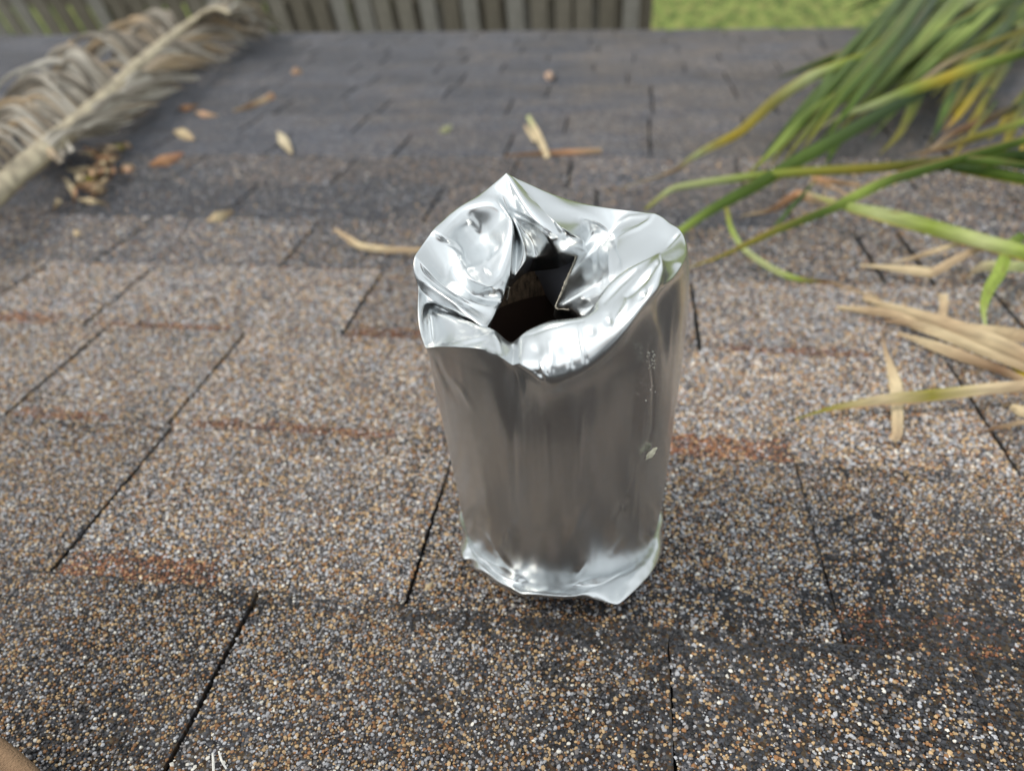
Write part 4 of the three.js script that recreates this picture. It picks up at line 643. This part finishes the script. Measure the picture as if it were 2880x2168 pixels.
// ---------------------------------------------------------------- fence and lawn beyond the eave
{
  const t0 = EYE + ray(1806, 3).y * 4.26, A = atHeight(1806, 3, t0), B = atHeight(0, 24, t0), top = t0 + 0.14, dir = B.clone().sub(A), per = dir.length() / (1806 / 59), u = dir.clone().normalize(), back = u.clone().cross(V(0, 1, 0)).normalize();
  if (back.dot(A.clone().sub(eye)) < 0) back.negate();
  const f = thing('picket_fence', 'weathered grey wooden fence of upright boards beyond the eave', 'fence', null, V(A.x, 0, A.z));
  f.rotation.y = Math.atan2(-u.z, u.x); f.updateMatrixWorld(true);
  const bk = f.worldToLocal(f.position.clone().add(back)).z > 0 ? 1 : -1, N = 42, r = rng(15);
  const tex = (() => { const S = 256, d = new Uint8Array(S * S * 4), c = new THREE.Color(); for (let y = 0; y < S; y++) for (let x = 0; x < S; x++) { const k = (y * S + x) * 4, g = n2(x / 9, y / 120) * 0.5 + n2(x / 3, y / 60) * 0.3 + n2(x / 30, y / 30) * 0.35; c.set('#8b8582').multiplyScalar(1 + 0.4 * g); d[k] = clamp(c.clone().convertLinearToSRGB().r, 0, 1) * 255; d[k + 1] = clamp(c.clone().convertLinearToSRGB().g, 0, 1) * 255; d[k + 2] = clamp(c.clone().convertLinearToSRGB().b, 0, 1) * 255; d[k + 3] = 255; } const t = new THREE.DataTexture(d, S, S); t.colorSpace = THREE.SRGBColorSpace; t.wrapS = t.wrapT = THREE.RepeatWrapping; t.magFilter = THREE.LinearFilter; t.needsUpdate = true; return t; })();
  const mats = ['#ffffff', '#e2dcd2', '#cfc8bc', '#f0ece4'].map((c) => std({ map: tex, color: lin(c), roughness: 0.9 })), railWood = std({ map: tex, color: lin('#d8d0c4'), roughness: 0.9 });
  const board = (w, h) => { const s = new THREE.Shape(), e = 0.03; s.moveTo(-w / 2, 0.04); s.lineTo(w / 2, 0.04); s.lineTo(w / 2, h - e); s.lineTo(w / 2 - e, h); s.lineTo(-w / 2 + e, h); s.lineTo(-w / 2, h - e); const g = new THREE.ExtrudeGeometry(s, { depth: 0.018, bevelEnabled: false }); g.translate(0, 0, -0.009); return g; };
  const bw = per * 0.7, bg = [0, 1, 2].map((i) => board(bw * (0.97 + 0.03 * i), top + 0.02 * (i - 1)));
  for (let i = 0; i < N; i++) {
    const p = mesh('picket', bg[i % 3], mats[Math.floor(r() * 4)], f); p.position.set(i * per + per * 0.42, 0.012 * (r() - 0.5), 0); p.rotation.z = 0.012 * (r() - 0.5);
    const q = mesh('picket', bg[(i + 1) % 3], mats[Math.floor(r() * 4)], f); q.position.set(i * per + per * 0.92, 0.01 * (r() - 0.5), bk * 0.075);
  }
  for (const y of [0.35, top / 2, top - 0.085]) { const g = new THREE.BoxGeometry(N * per, 0.09, 0.056); g.translate(N * per / 2, y, bk * 0.0375); mesh('rail', g, railWood, f); }
  for (let i = 0; i <= 5; i++) { const g = new THREE.BoxGeometry(0.09, top + 0.04, 0.09); g.translate(i * N * per / 5 - (i ? 0 : 0.02), top / 2, bk * 0.134); mesh('post', g, mats[2], f);  }
}
{
  const S = 512, d = new Uint8Array(S * S * 4), c = new THREE.Color(), a = lin('#4d5f28'), b = lin('#808d48'), y = lin('#a0945c');
  for (let j = 0; j < S; j++) for (let i = 0; i < S; i++) { const k = (j * S + i) * 4, g = n2(i / 34, j / 34) * 0.7 + n2(i / 11, j / 11) * 0.5 + n2(i / 3, j / 3) * 0.3; c.copy(a).lerp(b, clamp(0.5 + g, 0, 1)).lerp(y, clamp(n2(i / 25 + 40, j / 25) * 0.7 - 0.1, 0, 0.7)); c.multiplyScalar(0.85 + 0.3 * n2(i / 2, j / 2)).convertLinearToSRGB(); d[k] = clamp(c.r, 0, 1) * 255; d[k + 1] = clamp(c.g, 0, 1) * 255; d[k + 2] = clamp(c.b, 0, 1) * 255; d[k + 3] = 255; }
  const t = new THREE.DataTexture(d, S, S); t.colorSpace = THREE.SRGBColorSpace; t.wrapS = t.wrapT = THREE.RepeatWrapping; t.repeat.set(40, 40); t.magFilter = THREE.LinearFilter; t.needsUpdate = true;
  const g = new THREE.PlaneGeometry(120, 120, 1, 1); g.rotateX(-Math.PI / 2);
  const m = mesh('lawn', g, std({ map: t, roughness: 0.95 }), scene); m.userData = { kind: 'structure', label: 'patchy yellow green lawn beyond the roof and fence' };
}
{ // the person taking the picture: kneeling on the slope behind the lens, mirrored in the metal
  const at = V(0, EYE - 4.2, 0), B = [ // two joints, their radii, the cloth or skin on them
    [[0, 4.64, 0.82], [0, 4.9, 0.6], 0.15, 0.155, 0], [[-0.1, 4.64, 0.82], [0.1, 4.64, 0.82], 0.12, 0.12, 1], [[-0.15, 4.98, 0.52], [0.15, 4.98, 0.52], 0.085, 0.085, 0], [[0, 5.0, 0.5], [0, 5.13, 0.42], 0.06, 0.055, 2], [[0, 5.24, 0.37], [0, 5.17, 0.32], 0.098, 0.07, 2],
    ...[-1, 1].flatMap((s) => [[[s * 0.18, 4.98, 0.51], [s * 0.27, 4.72, 0.36], 0.065, 0.05, 0], [[s * 0.27, 4.72, 0.36], [s * 0.12, 4.33, 0.12], 0.045, 0.03, 2], [[s * 0.115, 4.31, 0.11], [s * 0.09, 4.24, 0.05], 0.032, 0.028, 2], [[s * 0.1, 4.6, 0.82], [s * 0.16, 4.19, 0.58], 0.09, 0.065, 1], [[s * 0.16, 4.19, 0.58], [s * 0.15, 4.38, 1.0], 0.062, 0.045, 1], [[s * 0.15, 4.38, 1.0], [s * 0.15, 4.42, 1.12], 0.042, 0.035, 3]]),
  ];
  const R = 96, mc = new MarchingCubes(R, new THREE.MeshBasicMaterial(), false, false, 120000), half = 0.85, mid = [0, 4.72, 0.55];
  const dist = (x, y, z) => { let d = 1, m = 0, nd = 9; for (const [a, b, r0, r1, k] of B) { const ax = x - a[0], ay = y - a[1], az = z - a[2], bx = b[0] - a[0], by = b[1] - a[1], bz = b[2] - a[2], t = clamp((ax * bx + ay * by + az * bz) / (bx * bx + by * by + bz * bz), 0, 1), e = Math.hypot(ax - bx * t, ay - by * t, az - bz * t) - lerp(r0, r1, t), h = clamp(0.5 + 0.5 * (d - e) / 0.04, 0, 1); if (e < nd) { nd = e; m = k; } d = lerp(d, e, h) - 0.04 * h * (1 - h); } return [d, m]; };
  for (let k = 0; k < R; k++) for (let j = 0; j < R; j++) for (let i = 0; i < R; i++) mc.field[i + j * R + k * R * R] = -dist(mid[0] + (i / (R / 2) - 1) * half, mid[1] + (j / (R / 2) - 1) * half, mid[2] + (k / (R / 2) - 1) * half)[0];
  mc.isolation = 0; mc.update();
  const pos = [], col = [], idx = [], cs = ['#1d2436', '#33343a', '#b58a6e', '#24211f'].map(lin);
  for (let i = 0; i < mc.count; i++) { const x = mid[0] + mc.positionArray[i * 3] * half, y = mid[1] + mc.positionArray[i * 3 + 1] * half, z = mid[2] + mc.positionArray[i * 3 + 2] * half, c = cs[dist(x, y, z)[1]]; pos.push(x, y, z); col.push(c.r, c.g, c.b); idx.push(i); }
  const g = mergeVertices(geoFrom(pos, idx, col).deleteAttribute('normal')); g.computeVertexNormals(); g.translate(at.x, at.y, at.z);
  const p = mesh('person', g, std({ vertexColors: true, roughness: 0.85, side: THREE.DoubleSide }), scene); p.userData = { label: 'kneeling person in navy shirt holding a phone, mirrored in the sleeve', category: 'person' };
  const ph = new RoundedBoxGeometry(0.158, 0.075, 0.009, 3, 0.004), q = mesh('phone', ph, std({ color: 0x202124, roughness: 0.35 }), scene);
  q.quaternion.copy(camera.quaternion); q.position.copy(eye).addScaledVector(AX[2], 0.011).addScaledVector(AX[0], 0.045); q.userData = { label: 'dark phone held in both hands of the kneeling person', category: 'phone' };
}
renderer.render(scene, camera);
